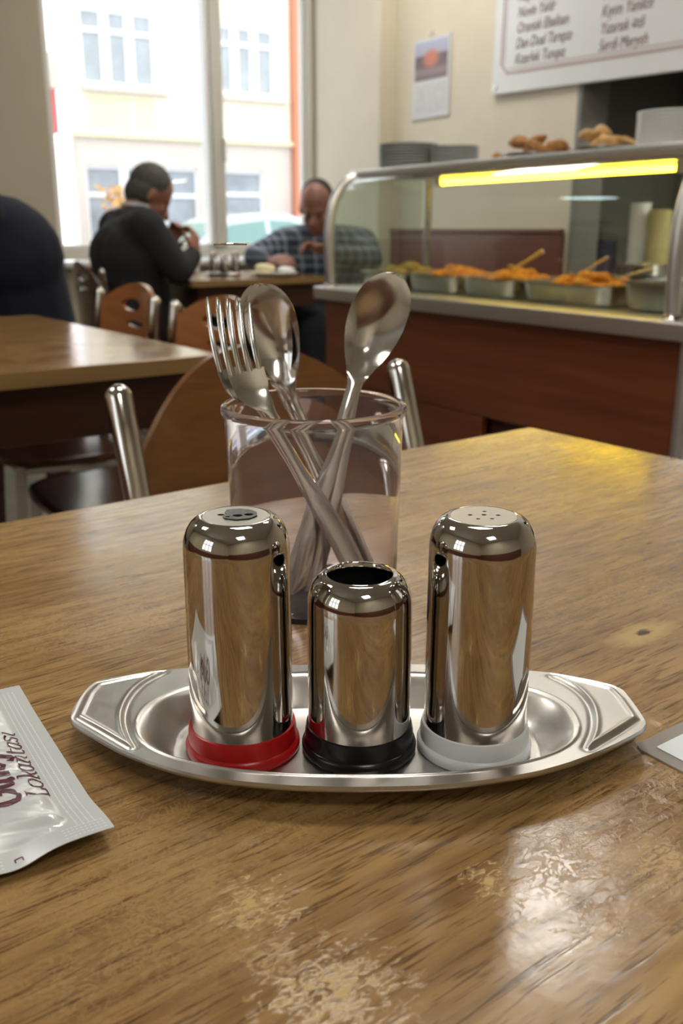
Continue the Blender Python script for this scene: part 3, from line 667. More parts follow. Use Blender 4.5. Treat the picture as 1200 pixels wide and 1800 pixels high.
d = N.new('ShaderNodeVectorMath'); d.operation = 'DISTANCE'; d.inputs[1].default_value = (0, .5, .55); L.new(tc.outputs['Generated'], d.inputs[0])
f = N.new('ShaderNodeMapRange'); f.inputs[1].default_value = .14; f.inputs[2].default_value = .3; f.inputs[3].default_value = 1; f.inputs[4].default_value = 0; L.new(d.outputs['Value'], f.inputs[0])
mx = N.new('ShaderNodeMix'); mx.data_type = 'RGBA'; L.new(f.outputs[0], mx.inputs[0]); L.new(r.outputs[0], mx.inputs[6]); mx.inputs[7].default_value = (.55, .20, .11, 1); L.new(mx.outputs[2], b.inputs['Base Color'])
MB().bx((-.0095, -.128, .175), (-.0082, .128, .345)).obj('picture', mm, cal, False)
MB().bx((-.0095, -.118, .03), (-.0082, .118, .155)).obj('date_page', mat('date_grid', (.56, .56, .57), .5, var=.12, vscale=40), cal, False)
MB().tube([(-.006, -.02, .36), (-.006, 0, .385), (-.006, .02, .36)], .002, 8).obj('hook', M['brushed'], cal)
# ------------------------------------------------------------------ objects on the main table
def cfobj(o, l, f, z=TT, rz=0):
    o.location = CF(l, f, z); o.rotation_euler = (0, 0, -TH+rz); return o
# --- cruet tray
OUT = [(-114.1, 354.4), (-114.8, 361.3), (-113.8, 376.3), (-111.7, 383.9), (-107.7, 387.8), (-96.9, 391.8), (-82.0, 396.5), (-66.6, 399.4), (-45.4, 401.2), (-26.8, 401.5), (8.0, 402.4), (42.9, 402.4), (66.7, 400.0), (84.7, 396.5), (98.5, 393.0), (113.4, 386.5), (121.5, 381.8), (125.2, 376.3), (126.4, 362.8), (126.7, 351.1), (126.0, 347.0), (122.5, 342.0), (111.7, 333.3), (100.6, 325.6), (87.6, 317.9), (75.5, 312.3), (64.1, 308.5), (48.6, 304.7), (29.4, 302.1), (6.3, 301.2), (-16.8, 302.1), (-35.9, 304.7), (-49.0, 307.7), (-62.6, 312.7), (-74.7, 319.1), (-87.6, 327.7), (-100.5, 338.6), (-109.5, 346.4), (-112.8, 350.6)]
HL = [(-82.8, 393.6), (-96.0, 388.3), (-109.3, 381.7), (-111.0, 372.1), (-110.2, 352.5), (-97.5, 341.4), (-83.3, 328.6), (-89.3, 341.3), (-93.0, 355.4), (-93.2, 370.0), (-90.0, 382.8)]
HR = [(97.2, 390.2), (110.6, 384.4), (120.6, 377.9), (122.4, 368.9), (123.4, 351.6), (111.0, 340.1), (97.6, 328.3), (103.2, 340.1), (106.8, 353.0), (107.7, 366.3), (104.5, 379.5)]
TC = (6.4, 351.5)
def tray():
    cx, cy = TC
    o2 = [(x-cx, y-cy) for x, y in OUT]
    dense = []
    P = [Vector((x, y, 0)) for x, y in o2]
    n = len(P)
    for i in range(n):
        a, b_, c, d_ = P[i-1], P[i], P[(i+1) % n], P[(i+2) % n]
        for k in range(12):
            t = k/12; dense.append((.5*((2*b_)+(c-a)*t*.6+(2*(c-b_)*3-(c-a)*.6*2-(d_-b_)*.6)*t*t+((b_-c)*4+(c-a)*.6+(d_-b_)*.6)*t**3)))
    # polar samples of the outline
    pol = sorted((atan2(v.y, v.x), v.length) for v in dense)
    import bisect
    ang = [p[0] for p in pol]
    def Ro(a):
        i = bisect.bisect(ang, a) % len(pol); a1, r1 = pol[i]; a0, r0 = pol[i-1]
        da = (a1-a0) % (2*pi) or 1e-6; t = ((a-a0) % (2*pi))/da
        return r0+(r1-r0)*min(max(t, 0), 1)
    def sup(a, A, B, e): return (abs(cos(a)/A)**e + abs(sin(a)/B)**e)**(-1/e)
    def sd(poly, x, y):
        d = 1e9; ins = False; m = len(poly)
        for i in range(m):
            x0, y0 = poly[i]; x1, y1 = poly[(i+1) % m]; ex, ey = x1-x0, y1-y0
            t = max(0, min(1, ((x-x0)*ex+(y-y0)*ey)/(ex*ex+ey*ey))); d = min(d, hypot(x-x0-t*ex, y-y0-t*ey))
            if (y0 > y) != (y1 > y) and x < (x1-x0)*(y-y0)/(y1-y0)+x0: ins = not ins
        return d if ins else -d
    def rnd(poly):
        Q = [Vector((x, y, 0)) for x, y in poly]
        arc = bez(Q[6:]+[Q[0]], 6); return [(q.x, q.y) for q in Q[:6]]+[(q.x, q.y) for q in arc[:-1]]
    hl, hr = rnd(HL), rnd(HR)
    NA = 860; rows = []
    RIM = 13.0
    angs = [-pi+2*pi*k/NA for k in range(NA)]
    prof = []
    for t in (.02, .5, .85, .96): prof.append(('f', t))
    for t in (0, .06, .14, .25, .4, .55, .7, .82, .9, .96, 1.0): prof.append(('w', t))
    for k in range(1, 53): prof.append(('r', k/52))
    prof += [('l', 0), ('l', .5), ('l', 1)]
    for kind, t in prof:
        row = []
        for a in angs:
            f_ = sup(a, 76, 29.5, 3.2); wl = sup(a, 91.5, 43.0, 2.35); R = Ro(a); wl = min(wl, R-4.5); f_ = min(f_, wl-5)
            if kind == 'f': r = f_*t; z = 1.0
            elif kind == 'w':
                r = f_+(wl-f_)*t; s = sstep(-.15, 1.0, t); s0 = sstep(-.15, 1, 0); z = 1.0+(RIM-1.0)*(s-s0)/(1-s0)
            elif kind == 'r':
                r = wl+(R-wl)*t; z = RIM + .5*exp(-((r-wl)/.9)**2)
                x, y = r*cos(a)+cx, r*sin(a)+cy
                if abs(x-cx) > 70 and t < .99:
                    s = sd(hl if x < cx else hr, x, y)
                    z += .5*sstep(-.8, 1.4, s) + .8*exp(-((s-.5)/1.05)**2) - .45*exp(-((s+2.0)/1.0)**2)
            else:
                r = R+.5*t; z = RIM-2.2*t
            row.append((r*cos(a)/1000, r*sin(a)/1000, z/1000))
        rows.append(row)
    m = MB(); V = m.grid(rows, True); m.b.faces.new(V[0])
    o = m.obj('cruet_tray', M['tray'], None, True, 60)
    md = o.modifiers.new('sheet', 'SOLIDIFY'); md.thickness = .0006; md.offset = -1
    me = baked(o); o.modifiers.clear(); o.data = me; me.materials.clear(); me.materials.append(M['tray'])
    return o
tr = cfobj(tray(), TC[0]/1000, TC[1]/1000, TT+.0001)
tag(tr, 'oval stainless steel tray with winged handles carrying three cruets', 'tray')
# --- cruets
def holed_disc(R, holes, th=.0008):
    cu = bpy.data.curves.new('d', 'CURVE'); cu.dimensions = '2D'; cu.fill_mode = 'BOTH'; cu.extrude = th/2
    for (x, y, rx, ry) in [(0, 0, R, R)]+list(holes):
        n = 48 if R == rx else 20
        sp_ = cu.splines.new('POLY'); sp_.points.add(n-1); sp_.use_cyclic_u = True
        for k in range(n): sp_.points[k].co = (x+rx*cos(2*pi*k/n), y+ry*sin(2*pi*k/n), 0, 1)
    o = bpy.data.objects.new('d', cu); COL.objects.link(o); me = baked(o); bpy.data.objects.remove(o); return me
def cruet(name, label, l, f, H, base, top):
    t = cfobj(empty(name, label, 'cruet'), l, f, TT+.0012)
    R, rb = .0212, .0238
    MB().lathe([(0, 0), (rb-.0006, 0), (rb, .0008), (rb+.0001, .0030), (rb-.0004, .0044), (rb-.0012, .0050), (rb-.0012, .0056), (.0225, .0090), (.0219, .0120), (.0208, .0126), (0, .0126)], n=72).obj('base', base, t)
    rt = .0128; sv = .0130; sh = R-.0002-rt
    pr = [(R-.0008, .0105), (R-.0002, .0102), (R+.0003, .0106), (R+.0002, .0116), (R-.0001, .013)]
    pr += [(R, .05), (R-.0002, H-sv)]
    for k in range(1, 20):
        a = k*pi/40; pr.append((R-.0002-sh+sh*cos(a), H-sv+sv*sin(a)))
    if top == 'open':
        ro = .0132
        pr = [p for p in pr if p[0] > ro+.0010]+[(ro+.0006, H-.0004), (ro+.0001, H-.0002), (ro-.0003, H-.0007), (ro-.0004, H-.003)]
        MB().lathe(pr, n=96).obj('body', M['steel'], t)
        MB().lathe([(ro-.0002, H-.0012), (R-.0022, H-.016), (R-.0016, .014), (0, .0135)], n=48).obj('shade_liner', M['inside'], t)  # black inner sheet painted as the shade inside
        return t
    pr += [(rt+.0005, H-.00005), (rt, H-.0003)]
    MB().lathe(pr, n=96).obj('body', M['steel'], t)
    if top == 'six':
        hs = [(-.0052, .0010, .0009, .0009), (.0002, .0012, .0010, .0010), (.0056, .0006, .0009, .0009), (-.0028, -.0042, .0008, .0008), (.0026, -.0040, .0008, .0008), (.0010, .0056, .0008, .0008)]
        me = holed_disc(rt+.0001, hs); o = link('sifter_top', me, M['tops'], t, False); o.location = (0, 0, H-.0005)
    else:
        hs = [(-.0058, .0012, .0014, .0012), (.0010, -.0012, .0019, .0016), (.0052, .0002, .0018, .0015), (-.0028, -.0028, .0009, .0008)]
        me = holed_disc(rt+.0001, hs); o = link('sifter_top', me, M['tops'], t, False); o.location = (0, 0, H-.0005)
        lb = [(-.0042, .0068), (-.0046, .0030), (-.0036, .0012), (-.0048, -.0022), (-.0034, -.0048), (.0010, -.0062), (.0060, -.0048), (.0086, -.0010), (.0080, .0036), (.0052, .0068), (.0008, .0082)]
        cu = bpy.data.curves.new('d', 'CURVE'); cu.dimensions = '2D'; cu.fill_mode = 'BOTH'; cu.extrude = .00015
        for pts in [lb]+[[(x+rx*cos(2*pi*k/18), y+ry*sin(2*pi*k/18)) for k in range(18)] for x, y, rx, ry in hs[1:]]:
            sp_ = cu.splines.new('POLY'); sp_.points.add(len(pts)-1); sp_.use_cyclic_u = True
            for k, p in enumerate(pts): sp_.points[k].co = (*p, 0, 1)
        oo = bpy.data.objects.new('d', cu); COL.objects.link(oo); me = baked(oo); bpy.data.objects.remove(oo)
        o = link('torn_seal', me, mat('torn_grey_foil', (.10, .10, .10), .35, .6, var=.5, vscale=600), t, False); o.location = (0, 0, H+.0002); o['label'] = 'torn dark grey foil around the holes'
        for (x, y, rx, ry) in hs[1:]:
            MB().tube([(x+(rx+.0002)*cos(2*pi*k/20), y+(ry+.0002)*sin(2*pi*k/20), H+.0004) for k in range(21)], .00032, 6).obj('hole_rim', M['steel'], o)
        MB().tube([(-.0030, .0062, H+.0003), (.0006, .0060, H+.0006), (.0036, .0068, H+.0004), (.0010, .0042, H+.0005), (-.0014, .0044, H+.0004)], .0003, 6).obj('foil_shred', M['steel'], o)
    MB().lathe([(rt-.0004, H-.002), (R-.0020, H-.016), (R-.0016, .014), (0, .0135)], n=48).obj('shade_liner', M['inside'], t)
    return t
cruet('pepper_shaker', 'tall steel shaker on a red plastic base with torn foil top', -.0414, .3505, .1012, M['red'], 'torn')
cruet('toothpick_holder', 'short open steel holder on a black plastic base between two shakers', .0073, .3495, .0777, M['black'], 'open')
cruet('salt_shaker', 'tall steel shaker with six small holes on a white plastic base', .0556, .3505, .1012, M['white'], 'six')
# --- cutlery cup
mm = bpy.data.materials.new('lilac_clear_plastic'); mm.use_nodes = True; nt = mm.node_tree; N, L = nt.nodes, nt.links
N.remove(N['Principled BSDF'])
gl = N.new('ShaderNodeBsdfGlass'); gl.inputs['IOR'].default_value = 1.24; gl.inputs['Roughness'].default_value = .01; gl.inputs['Color'].default_value = (.97, .955, .97, 1)
b = gl
df = N.new('ShaderNodeBsdfDiffuse'); df.inputs[0].default_value = (.64, .59, .61, 1); mx = N.new('ShaderNodeMixShader')
tc = N.new('ShaderNodeTexCoord'); n_ = N.new('ShaderNodeTexNoise'); n_.inputs['Scale'].default_value = 30; n_.inputs['Detail'].default_value = 8; L.new(tc.outputs['Object'], n_.inputs['Vector'])
mr = N.new('ShaderNodeMapRange'); mr.inputs[1].default_value = .35; mr.inputs[2].default_value = .75; mr.inputs[3].default_value = .035; mr.inputs[4].default_value = .085; L.new(n_.outputs[0], mr.inputs[0]); L.new(mr.outputs[0], mx.inputs[0])
L.new(b.outputs[0], mx.inputs[1]); L.new(df.outputs[0], mx.inputs[2]); L.new(mx.outputs[0], N['Material Output'].inputs[0]); M['cup'] = mm
CL, CFW = -.0156, .525
cup = cfobj(MB().lathe([(0, .0), (.0475, 0), (.0484, .0006), (.0486, .0030), (.0483, .0038), (.0485, .0050), (.0482, .0065), (.0482, .012), (.0505, .1085), (.0520, .1100), (.0526, .1125), (.0520, .1148), (.0505, .1155), (.0492, .1145), (.0487, .1120), (.0484, .108), (.0464, .006), (.0456, .0026), (0, .0020)], n=96).obj('cutlery_cup', M['cup'], None, True, 50), CL, CFW)
tag(cup, 'clear lilac plastic cup holding forks and spoons behind the cruets', 'cup')
def frame_path(pts, n=12):
    P = bez([Vector(p) for p in pts], n); L_ = [0]
    for a, b_ in zip(P, P[1:]): L_.append(L_[-1]+(b_-a).length)
    return P, L_
def lerp_tab(tab, s):
    for (a, va), (b_, vb) in zip(tab, tab[1:]):
        if s <= b_: t = sstep(0, 1, (s-a)/(b_-a)) if b_ > a else 0; return va+(vb-va)*t
    return tab[-1][1]
def cutlery(kind, label, pts, yaw, group, wd=1.0):
    """pts: (l, f, z) from handle end to tip in metres; the blade faces the viewer turned by yaw"""
    P, LL = frame_path(pts); tot = LL[-1]; th = .0011
    wv = Vector((cos(yaw), sin(yaw), 0))
    F = []
    for i, p in enumerate(P):
        t = (P[min(i+1, len(P)-1)]-P[max(i-1, 0)]).normalized(); w_ = (wv-t*wv.dot(t)).normalized(); n = w_.cross(t)
        if n.y > 0: n = -n                # normal towards the viewer
        F.append((p, t, w_, n))
    def at(s):
        for i in range(len(LL)-1):
            if LL[i+1] >= s or i == len(LL)-2:
                u = (s-LL[i])/(LL[i+1]-LL[i]); u = max(0, min(1, u)); a, b_ = F[i], F[i+1]
                return tuple(a[k].lerp(b_[k], u) for k in range(4))
    m = MB(); mm_ = 13
    def section(s, hw, dep, ridge=0):
        p, t, w_, n = at(s); up, lo = [], []
        for k in range(mm_):
            x = -1+2*k/(mm_-1); off = -dep*(1-x*x) + ridge*(1-x*x)
            q = p + w_*(hw*x) + n*off; e = th*(1-abs(x)**6*.75)
            up.append(q+n*e*.5); lo.append(q-n*e*.5)
        return up+lo[::-1]
    if kind == 'spoon':
        SWD = .0166; bl = .066*wd if tot > .18 else .06; s0 = tot-bl
        rows = []
        for s in [s0*k/50 for k in range(50)]+[s0+bl*(1-(1-k/60)**1.8) for k in range(61)]:
            if s < s0:
                hw = lerp_tab([(0, .0045), (.006, .0072), (.05, .0066), (s0-.03, .0036), (s0-.004, .0034), (s0, .0042)], s); d = 0; rg = .0012
                if s < .002: hw = .003
            else:
                u = (s-s0)/bl; uc = .60; q_ = (u-uc)/(1-uc) if u > uc else 0; hw = max(.0008, SWD*wd*sqrt(max(0, 1-abs(q_)**2.15))) if u > uc else .0042+(SWD*wd-.0042)*sin(pi/2*(u/uc)**.92)**1.15
                d = .0085*sstep(0, .35, u)*sstep(1.0, .45, u)+.0006; rg = .0012*(1-sstep(0, .12, u))
            rows.append(section(s, hw, d, rg))
        V = m.grid(rows, True); m.b.faces.new(V[0]); m.b.faces.new(V[-1])
    else:
        hd = .062; s0 = tot-hd; sr = tot-.040; rows = []
        for s in [sr*k/70 for k in range(71)]:
            hw = lerp_tab([(0, .0045), (.006, .0072), (.05, .0066), (s0-.03, .0036), (s0-.006, .0036), (s0+.014, .0104), (sr, .0106)], s)
            rg = .0012*(1-sstep(s0-.01, s0+.01, s)); d = .0016*sstep(s0-.005, s0+.012, s)
            rows.append(section(s, hw, d, rg))
        V = m.grid(rows, True); m.b.faces.new(V[0]); m.b.faces.new(V[-1])
        for j in range(4):
            c = (-1.5+j)*.0056; rows = []
            for s in [sr-.0008+(tot-sr+.0008)*k/14 for k in range(15)]:
                u = (s-sr)/(tot-sr); hw = .0018*(1-.35*u)*(1 if u < .97 else .45); p, t, w_, n = at(s); q = p+w_*c-n*.0016*(1-(c/.012)**2)*(1-.7*u)
                rows.append([q+w_*hw*cos(a)+n*.0011*sin(a) for a in [2*pi*k/8 for k in range(8)]])
            V = m.grid(rows, True); m.b.faces.new(V[0]); m.b.faces.new(V[-1])
    o = m.obj(kind if kind == 'fork' else 'spoon', M['cutlery'], None, True, 50)
    # origin at the handle end
    p0 = Vector(pts[0]); o.data.transform(Matrix.Translation(-p0))
    cfobj(o, p0.x, p0.y, p0.z); o['dummy'] = 0; del o['dummy']
    return tag(o, label, 'fork' if kind == 'fork' else 'spoon', group)
fk = [(.0165, .497, .7550), (0, .503, .790), (-.021, .507, .829), (-.039, .510, .862), (-.049, .512, .876), (-.0555, .517, .898), (-.0590, .528, .9215)]
cutlery('fork', 'front steel fork leaning left in the plastic cup', fk, radians(25), 'forks in the cup')
cutlery('fork', 'rear steel fork nested behind the front fork in the plastic cup', [(x-.0074*u, y+.0048, z+.0015*u) for (x, y, z), u in zip(fk, (0, .1, .25, .5, .8, .9, 1))], radians(25), 'forks in the cup')
sl = [(.017, .533, .7550), (0, .540, .797), (-.024, .550, .851), (-.0295, .553, .864), (-.0385, .553, .896), (-.0460, .560, .9285)]
cutlery('spoon', 'front steel spoon at the left in the plastic cup, facing the viewer', sl, radians(-12), 'spoons in the cup', .95)
cutlery('spoon', 'rear steel spoon nested behind the left front spoon in the cup', [(x-.0045*u, y+.0045, z) for (x, y, z), u in zip(sl, (.3, .4, .7, 1, 1, 1))], radians(-12), 'spoons in the cup', .95)
sr_ = [(-.0285, .500, .7590), (-.013, .515, .811), (0, .530, .852), (.0075, .541, .875), (.018, .552, .903), (.0315, .562, .934)]
cutlery('spoon', 'front steel spoon leaning right in the plastic cup', sr_, radians(10), 'spoons in the cup', 1.02)
cutlery('spoon', 'rear steel spoon nested behind the one leaning right in the cup', [(x+.0065*u+.001, y+.0045, z) for (x, y, z), u in zip(sr_, (1.2, .8, .4, .1, 0, 0))], radians(10), 'spoons in the cup', 1.02)
# --- wet wipe sachet
def hsh(a):
    return (sin(a*12.9898)*43758.5453) % 1
def vn(x):
    i = math.floor(x); f = x-i; f = f*f*(3-2*f); return hsh(i)*(1-f)+hsh(i+1)*f
SL, SW = 134.0, 80.0
def sz(s, t):
    d = min(t-13, s-11, SL-11-s, SW-6-t); z = 3.0
    z += 6.0*(1-exp(-max(0, d)/15)) if d > 0 else 0
    lift = 4.5*sstep(34, 0, s)*sstep(75, 5, t) + 1.2*sstep(100, 134, s)
    dent = -2.6*exp(-((t-33)/9)**2)*exp(-(s/13)**2)
    z += lift+dent
    if d > 0:                              # wrinkles running away from the seam
        k = exp(-max(0, t-13)/13)*sstep(0, 5, t-13)
        z += k*(1.9*(abs(vn(s*.17+t*.10+3)*2-1)) + 1.0*(vn(s*.42-t*.13+9)*2-1))
        fold = abs((s-17)-(t-14)*.25)
        z += 1.5*exp(-(fold/2.2)**2)*sstep(38, 16, t)*sstep(12, 16, t) - .9*exp(-((fold-4)/3)**2)*sstep(36, 16, t)*sstep(12, 16, t)
    else:
        z += .10*sin(t*2*pi/2.2)*sin(s*2*pi/2.2)
    z += .5*sin(s*.055+1)*sin(t*.06)
    return z
OS = Vector((-80.2, 285.1)); DS = Vector((-.532, .847)); DT = Vector((-.847, -.532))
def sp3(s, t, dz=0):
    q = OS+DS*s+DT*t; return ((q.x+120)/1000, (q.y-340)/1000, (sz(s, t)+dz)/1000)
mm, nt, b = newmat('sachet_film'); N, L = nt.nodes, nt.links
b.inputs['Base Color'].default_value = (.60, .62, .63, 1); b.inputs['Roughness'].default_value = .30; b.inputs['Metallic'].default_value = .15; b.inputs['Coat Weight'].default_value = .3
M['film'] = mm
sc = empty('sachet', 'white wrapped wet wipe sachet with dark red print at left', 'sachet')
cfobj(sc, -.12, .34, TT)
m = MB(); ns, ntt = 150, 92
m.grid([[sp3(SL*i/ns, SW*j/ntt) for j in range(ntt+1)] for i in range(ns+1)])
r_ = bmesh.ops.extrude_face_region(m.b, geom=m.b.faces[:])
for v in [v for v in r_['geom'] if isinstance(v, bmesh.types.BMVert)]:
    q = Vector((v.co.x*1000-120, v.co.y*1000+340))-OS; s_, t_ = q.dot(DS), q.dot(DT); d_ = min(t_-12, s_-11, SL-11-s_, SW-6-t_)
    v.co.z -= .00030+max(0, min(v.co.z-.0012, .006*(1-exp(-max(0, d_)/12))))
m.obj('film', M['film'], sc, True, 60)
# crimped dots of the seams, joined; their shine is put in as paler colour
m = MB()
def dot(s, t, a=.55, b_=.28):
    v = [m.b.verts.new(sp3(s+x, t+y, .16)) for x, y in ((-a, -b_), (a, -b_), (a, b_), (-a, b_))]; m.b.faces.new(v)
for k in range(78):
    for j in range(4): dot(8+k*1.55+(j % 2)*.7, 4.6+j*2.0)
for j in range(4):
    for k in range(10): dot(2+j*1.9, 2.5+k*1.5, .28, .5)
    for k in range(34): dot(SL-9+j*1.9, 16+k*1.6, .28, .5)
    for k in range(18): dot(2+j*1.9, 38+k*1.6, .28, .5)
o = m.obj('seam_crimps', mat('crimp_shine', (.78, .80, .82), .3), sc, False); o['kind'] = 'stuff'
GL = {
 'L': (.62, [[(.18, 0), (.18, 1)], [(.0, 0), (.5, 0), (.56, .2)], [(.02, 1), (.36, 1)]]),
 'o': (.64, [[(.30+.25*cos(a*pi/8), .31+.31*sin(a*pi/8)) for a in range(17)]]),
 'k': (.60, [[(.12, 0), (.12, 1)], [(-.02, 1), (.12, 1)], [(.12, .26), (.44, .62)], [(.22, .36), (.50, 0)], [(0, 0), (.24, 0)], [(.40, 0), (.58, 0)], [(.34, .62), (.54, .62)]]),
 'a': (.60, [[(.45, .5), (.34, .62), (.16, .58), (.05, .32), (.12, .06), (.26, 0), (.40, .12), (.46, .3)], [(.46, .62), (.45, .1), (.58, .04)]]),
 'n': (.64, [[(.10, .62), (.10, 0)], [(-.02, .6), (.1, .62)], [(.10, .42), (.22, .58), (.36, .60), (.44, .48), (.44, .08), (.56, .02)], [(0, 0), (.2, 0)]]),
 't': (.44, [[(.18, .86), (.17, .14), (.26, .0), (.40, .06)], [(.0, .62), (.38, .62)]]),
 's': (.46, [[(.36, .50), (.24, .62), (.09, .54), (.10, .42), (.32, .24), (.33, .09), (.18, 0), (.03, .1)]]),
 'i': (.34, [[(.12, .62), (.12, .06), (.24, .0)], [(0, .6), (.12, .62)]]),
 'G': (.92, [[(.74, .74), (.62, .94), (.40, 1), (.16, .84), (.05, .5), (.14, .14), (.38, 0), (.64, .06), (.76, .24), (.76, .42)], [(.50, .43), (.84, .43)], [(.76, .72), (.76, .98)]]),
 'ü': (.74, [[(.10, .64), (.10, .2), (.20, .02), (.38, .03), (.52, .2)], [(.52, .66), (.52, .0), (.66, 0)], [(-.02, .64), (.1, .64)], [(.18, .86), (.19, .90)], [(.42, .86), (.43, .90)]]),
 'l': (.34, [[(.14, 1.02), (.14, .0)], [(.0, 1.0), (.14, 1.02)], [(.02, 0), (.28, 0)]]),
 'e': (.60, [[(.08, .34), (.50, .34), (.46, .56), (.30, .65), (.12, .54), (.06, .3), (.14, .06), (.32, 0), (.50, .12)]]),
 'y': (.60, [[(.06, .64), (.28, .02)], [(.50, .64), (.22, -.20), (.06, -.30), (-.06, -.22)], [(-.04, .64), (.16, .64)], [(.40, .64), (.60, .64)]]),
}
def write(word, s0, t0, size, wd, shear, adv=1.0):
    m = MB(); x0 = 0
    for ch in word:
        w_, strokes = GL[ch]
        for st_ in strokes:
            P = bez([(x, y, 0) for x, y in st_], 5) if len(st_) > 2 else bez([(x, y, 0) for x, y in st_], 8)
            rows = []
            for i, p in enumerate(P):
                t = (P[min(i+1, len(P)-1)]-P[max(i-1, 0)]).normalized(); nn = Vector((-t.y, t.x, 0))
                h = wd*(1.0 if abs(t.y) > .6 else .62)
                rows.append([sp3(s0+((x0+q.x)*adv+q.y*shear)*size, t0+q.y*size, .22) for q in (p+nn*h, p, p-nn*h)])
            m.grid(rows)
        x0 += w_
    return m.obj('lettering', M['ink'], sc, False)
write('Lokantasi', 37.2, 12.6, 8.0, .050, .10, 1.42)
write('Güley', 33.6, 23.4, 15.0, .105, .0, .88)
m = MB()
for a, b_ in (((2.6, 31), (4.6, 31)), ((4.6, 31), (4.6, 33.6)), ((4.6, 33.6), (2.8, 33.6))):
    n = Vector((a[1]-b_[1], b_[0]-a[0])).normalized()*.22
    m.b.faces.new([m.b.verts.new(sp3(p[0]+k*n.x, p[1]+k*n.y, .22)) for p, k in ((a, 1), (b_, 1), (b_, -1), (a, -1))])
m.obj('printed_mark', M['ink'], sc, False)
# --- laminated card
cd = empty('laminated_card', 'clear laminated card with a white sheet at the right edge of the table', 'card')
cfobj(cd, .123, .3504, TT)
e1 = Vector((.813, .582)); e2 = Vector((.575, -.818))
def rr(w, h, r, off=0):
    out = []
    for cx, cy, a0 in ((r+off, r+off, pi), (w-r-off, r+off, 1.5*pi), (w-r-off, h-r-off, 0), (r+off, h-r-off, .5*pi)):
        for k in range(7):
            a = a0+k*pi/12; out.append((cx+r*cos(a), cy+r*sin(a)))
    return [tuple((e1*x+e2*y)[:]) for x, y in out]
mm = bpy.data.materials.new('laminate_film'); mm.use_nodes = True; nt = mm.node_tree; N, L = nt.nodes, nt.links
b = N['Principled BSDF']; b.inputs['Base Color'].default_value = (.45, .41, .38, 1); b.inputs['Roughness'].default_value = .16
tp = N.new('ShaderNodeBsdfTransparent'); mx = N.new('ShaderNodeMixShader'); mx.inputs[0].default_value = .62
L.new(tp.outputs[0], mx.inputs[1]); L.new(b.outputs[0], mx.inputs[2]); L.new(mx.outputs[0], N['Material Output'].inputs[0])
MB().prism(rr(.10, .075, .0045), .0002, .0009).obj('laminate', mm, cd, False)
MB().prism(rr(.10, .075, .0006, .0066), .00095, .0012).obj('paper', mat('white_paper', (.72, .77, .80), .35), cd, False)
# --- left table: tea glass on saucer
def tea(label, loc, group=None):
    t = empty('tea_glass', label, 'glass', loc, 0, group)
    MB().lathe([(0, 0), (.021, 0), (.023, .012), (.019, .045), (.020, .055), (.0275, .088), (.0265, .088), (.019, .055), (.018, .045), (.0215, .013), (0, .004)], n=32).obj('glass', M['display'], t)
    return t
def saucer(label, loc, m):
    o = plate_mb(.055, .012).obj('saucer', m); o.location = loc; return tag(o, label, 'saucer')
P0 = Vector((.408, 2.20, TT))
saucer('clear glass saucer at the left edge of the left table', P0+Vector((-.01, -.005, .0003)), M['display'])
tea('tea glass on the glass saucer on the left table', P0+Vector((-.01, -.005, .007)))
# --- back table: cruets, plate of food, tea glass
def small_cruet(label, x, y, h, m):
    t = empty('small_shaker', label, 'shaker', (x, y, TT+.004), 0)
    MB().lathe([(0, 0), (.021, 0), (.022, .008), (.019, .012), (0, .012)], n=28).obj('base', m, t)
    MB().lathe([(.018, .012), (.018, h-.01), (.013, h), (0, h)], n=28).obj('body', M['steel'], t)
o = MB().lathe([(0, 0), (.06, 0), (.075, .01), (.078, .01), (.076, .012), (.06, .003), (0, .003)]).obj('small_tray', M['tray']); o.scale = (1.2, .8, 1); o.location = (1.93, 4.02, TT+.0005); o.rotation_euler = (0, 0, -TH); tag(o, 'small steel tray on the table by the window', 'tray')
for k, (d_, h, m_, n_) in enumerate(((-.05, .10, M['white'], 'left'), (0, .085, M['black'], 'middle'), (.05, .10, M['red'], 'right'))):
    small_cruet('steel shaker on the window table, %s of the three on its tray' % n_, 1.93+d_*cos(TH), 4.02-d_*sin(TH), h, m_)
o = plate_mb(.11, .016).obj('dinner_plate', M['platewhite']); o.location = (2.07, 3.81, TT+.0006); tag(o, 'white dinner plate of food in front of the man in the checked shirt', 'plate')
o2 = lump(0, 0, 0, (.05, .042, .024), 51).obj('rice_mound', M['rice']); o2.location = (2.045, 3.83, TT+.030); tag(o2, 'mound of cream rice on the dinner plate', 'food')
o2 = lump(0, 0, 0, (.035, .033, .020), 52).obj('bread_piece', M['platewhite']); o2.location = (2.115, 3.77, TT+.027); tag(o2, 'piece of pale bread on the dinner plate', 'food')
saucer('white saucer on the window table in front of the man in the suit', (1.83, 4.24, TT+.0005), M['platewhite'])
tea('tea glass on the white saucer on the window table', (1.83, 4.24, TT+.0075))
o = MB().box((0, 0, .055), (.075, .05, .11), .006).obj('napkin_holder', M['platewhite']); o.location = (1.90, 4.33, TT+.0005); tag(o, 'white napkin dispenser on the window table below the mullion', 'dispenser')
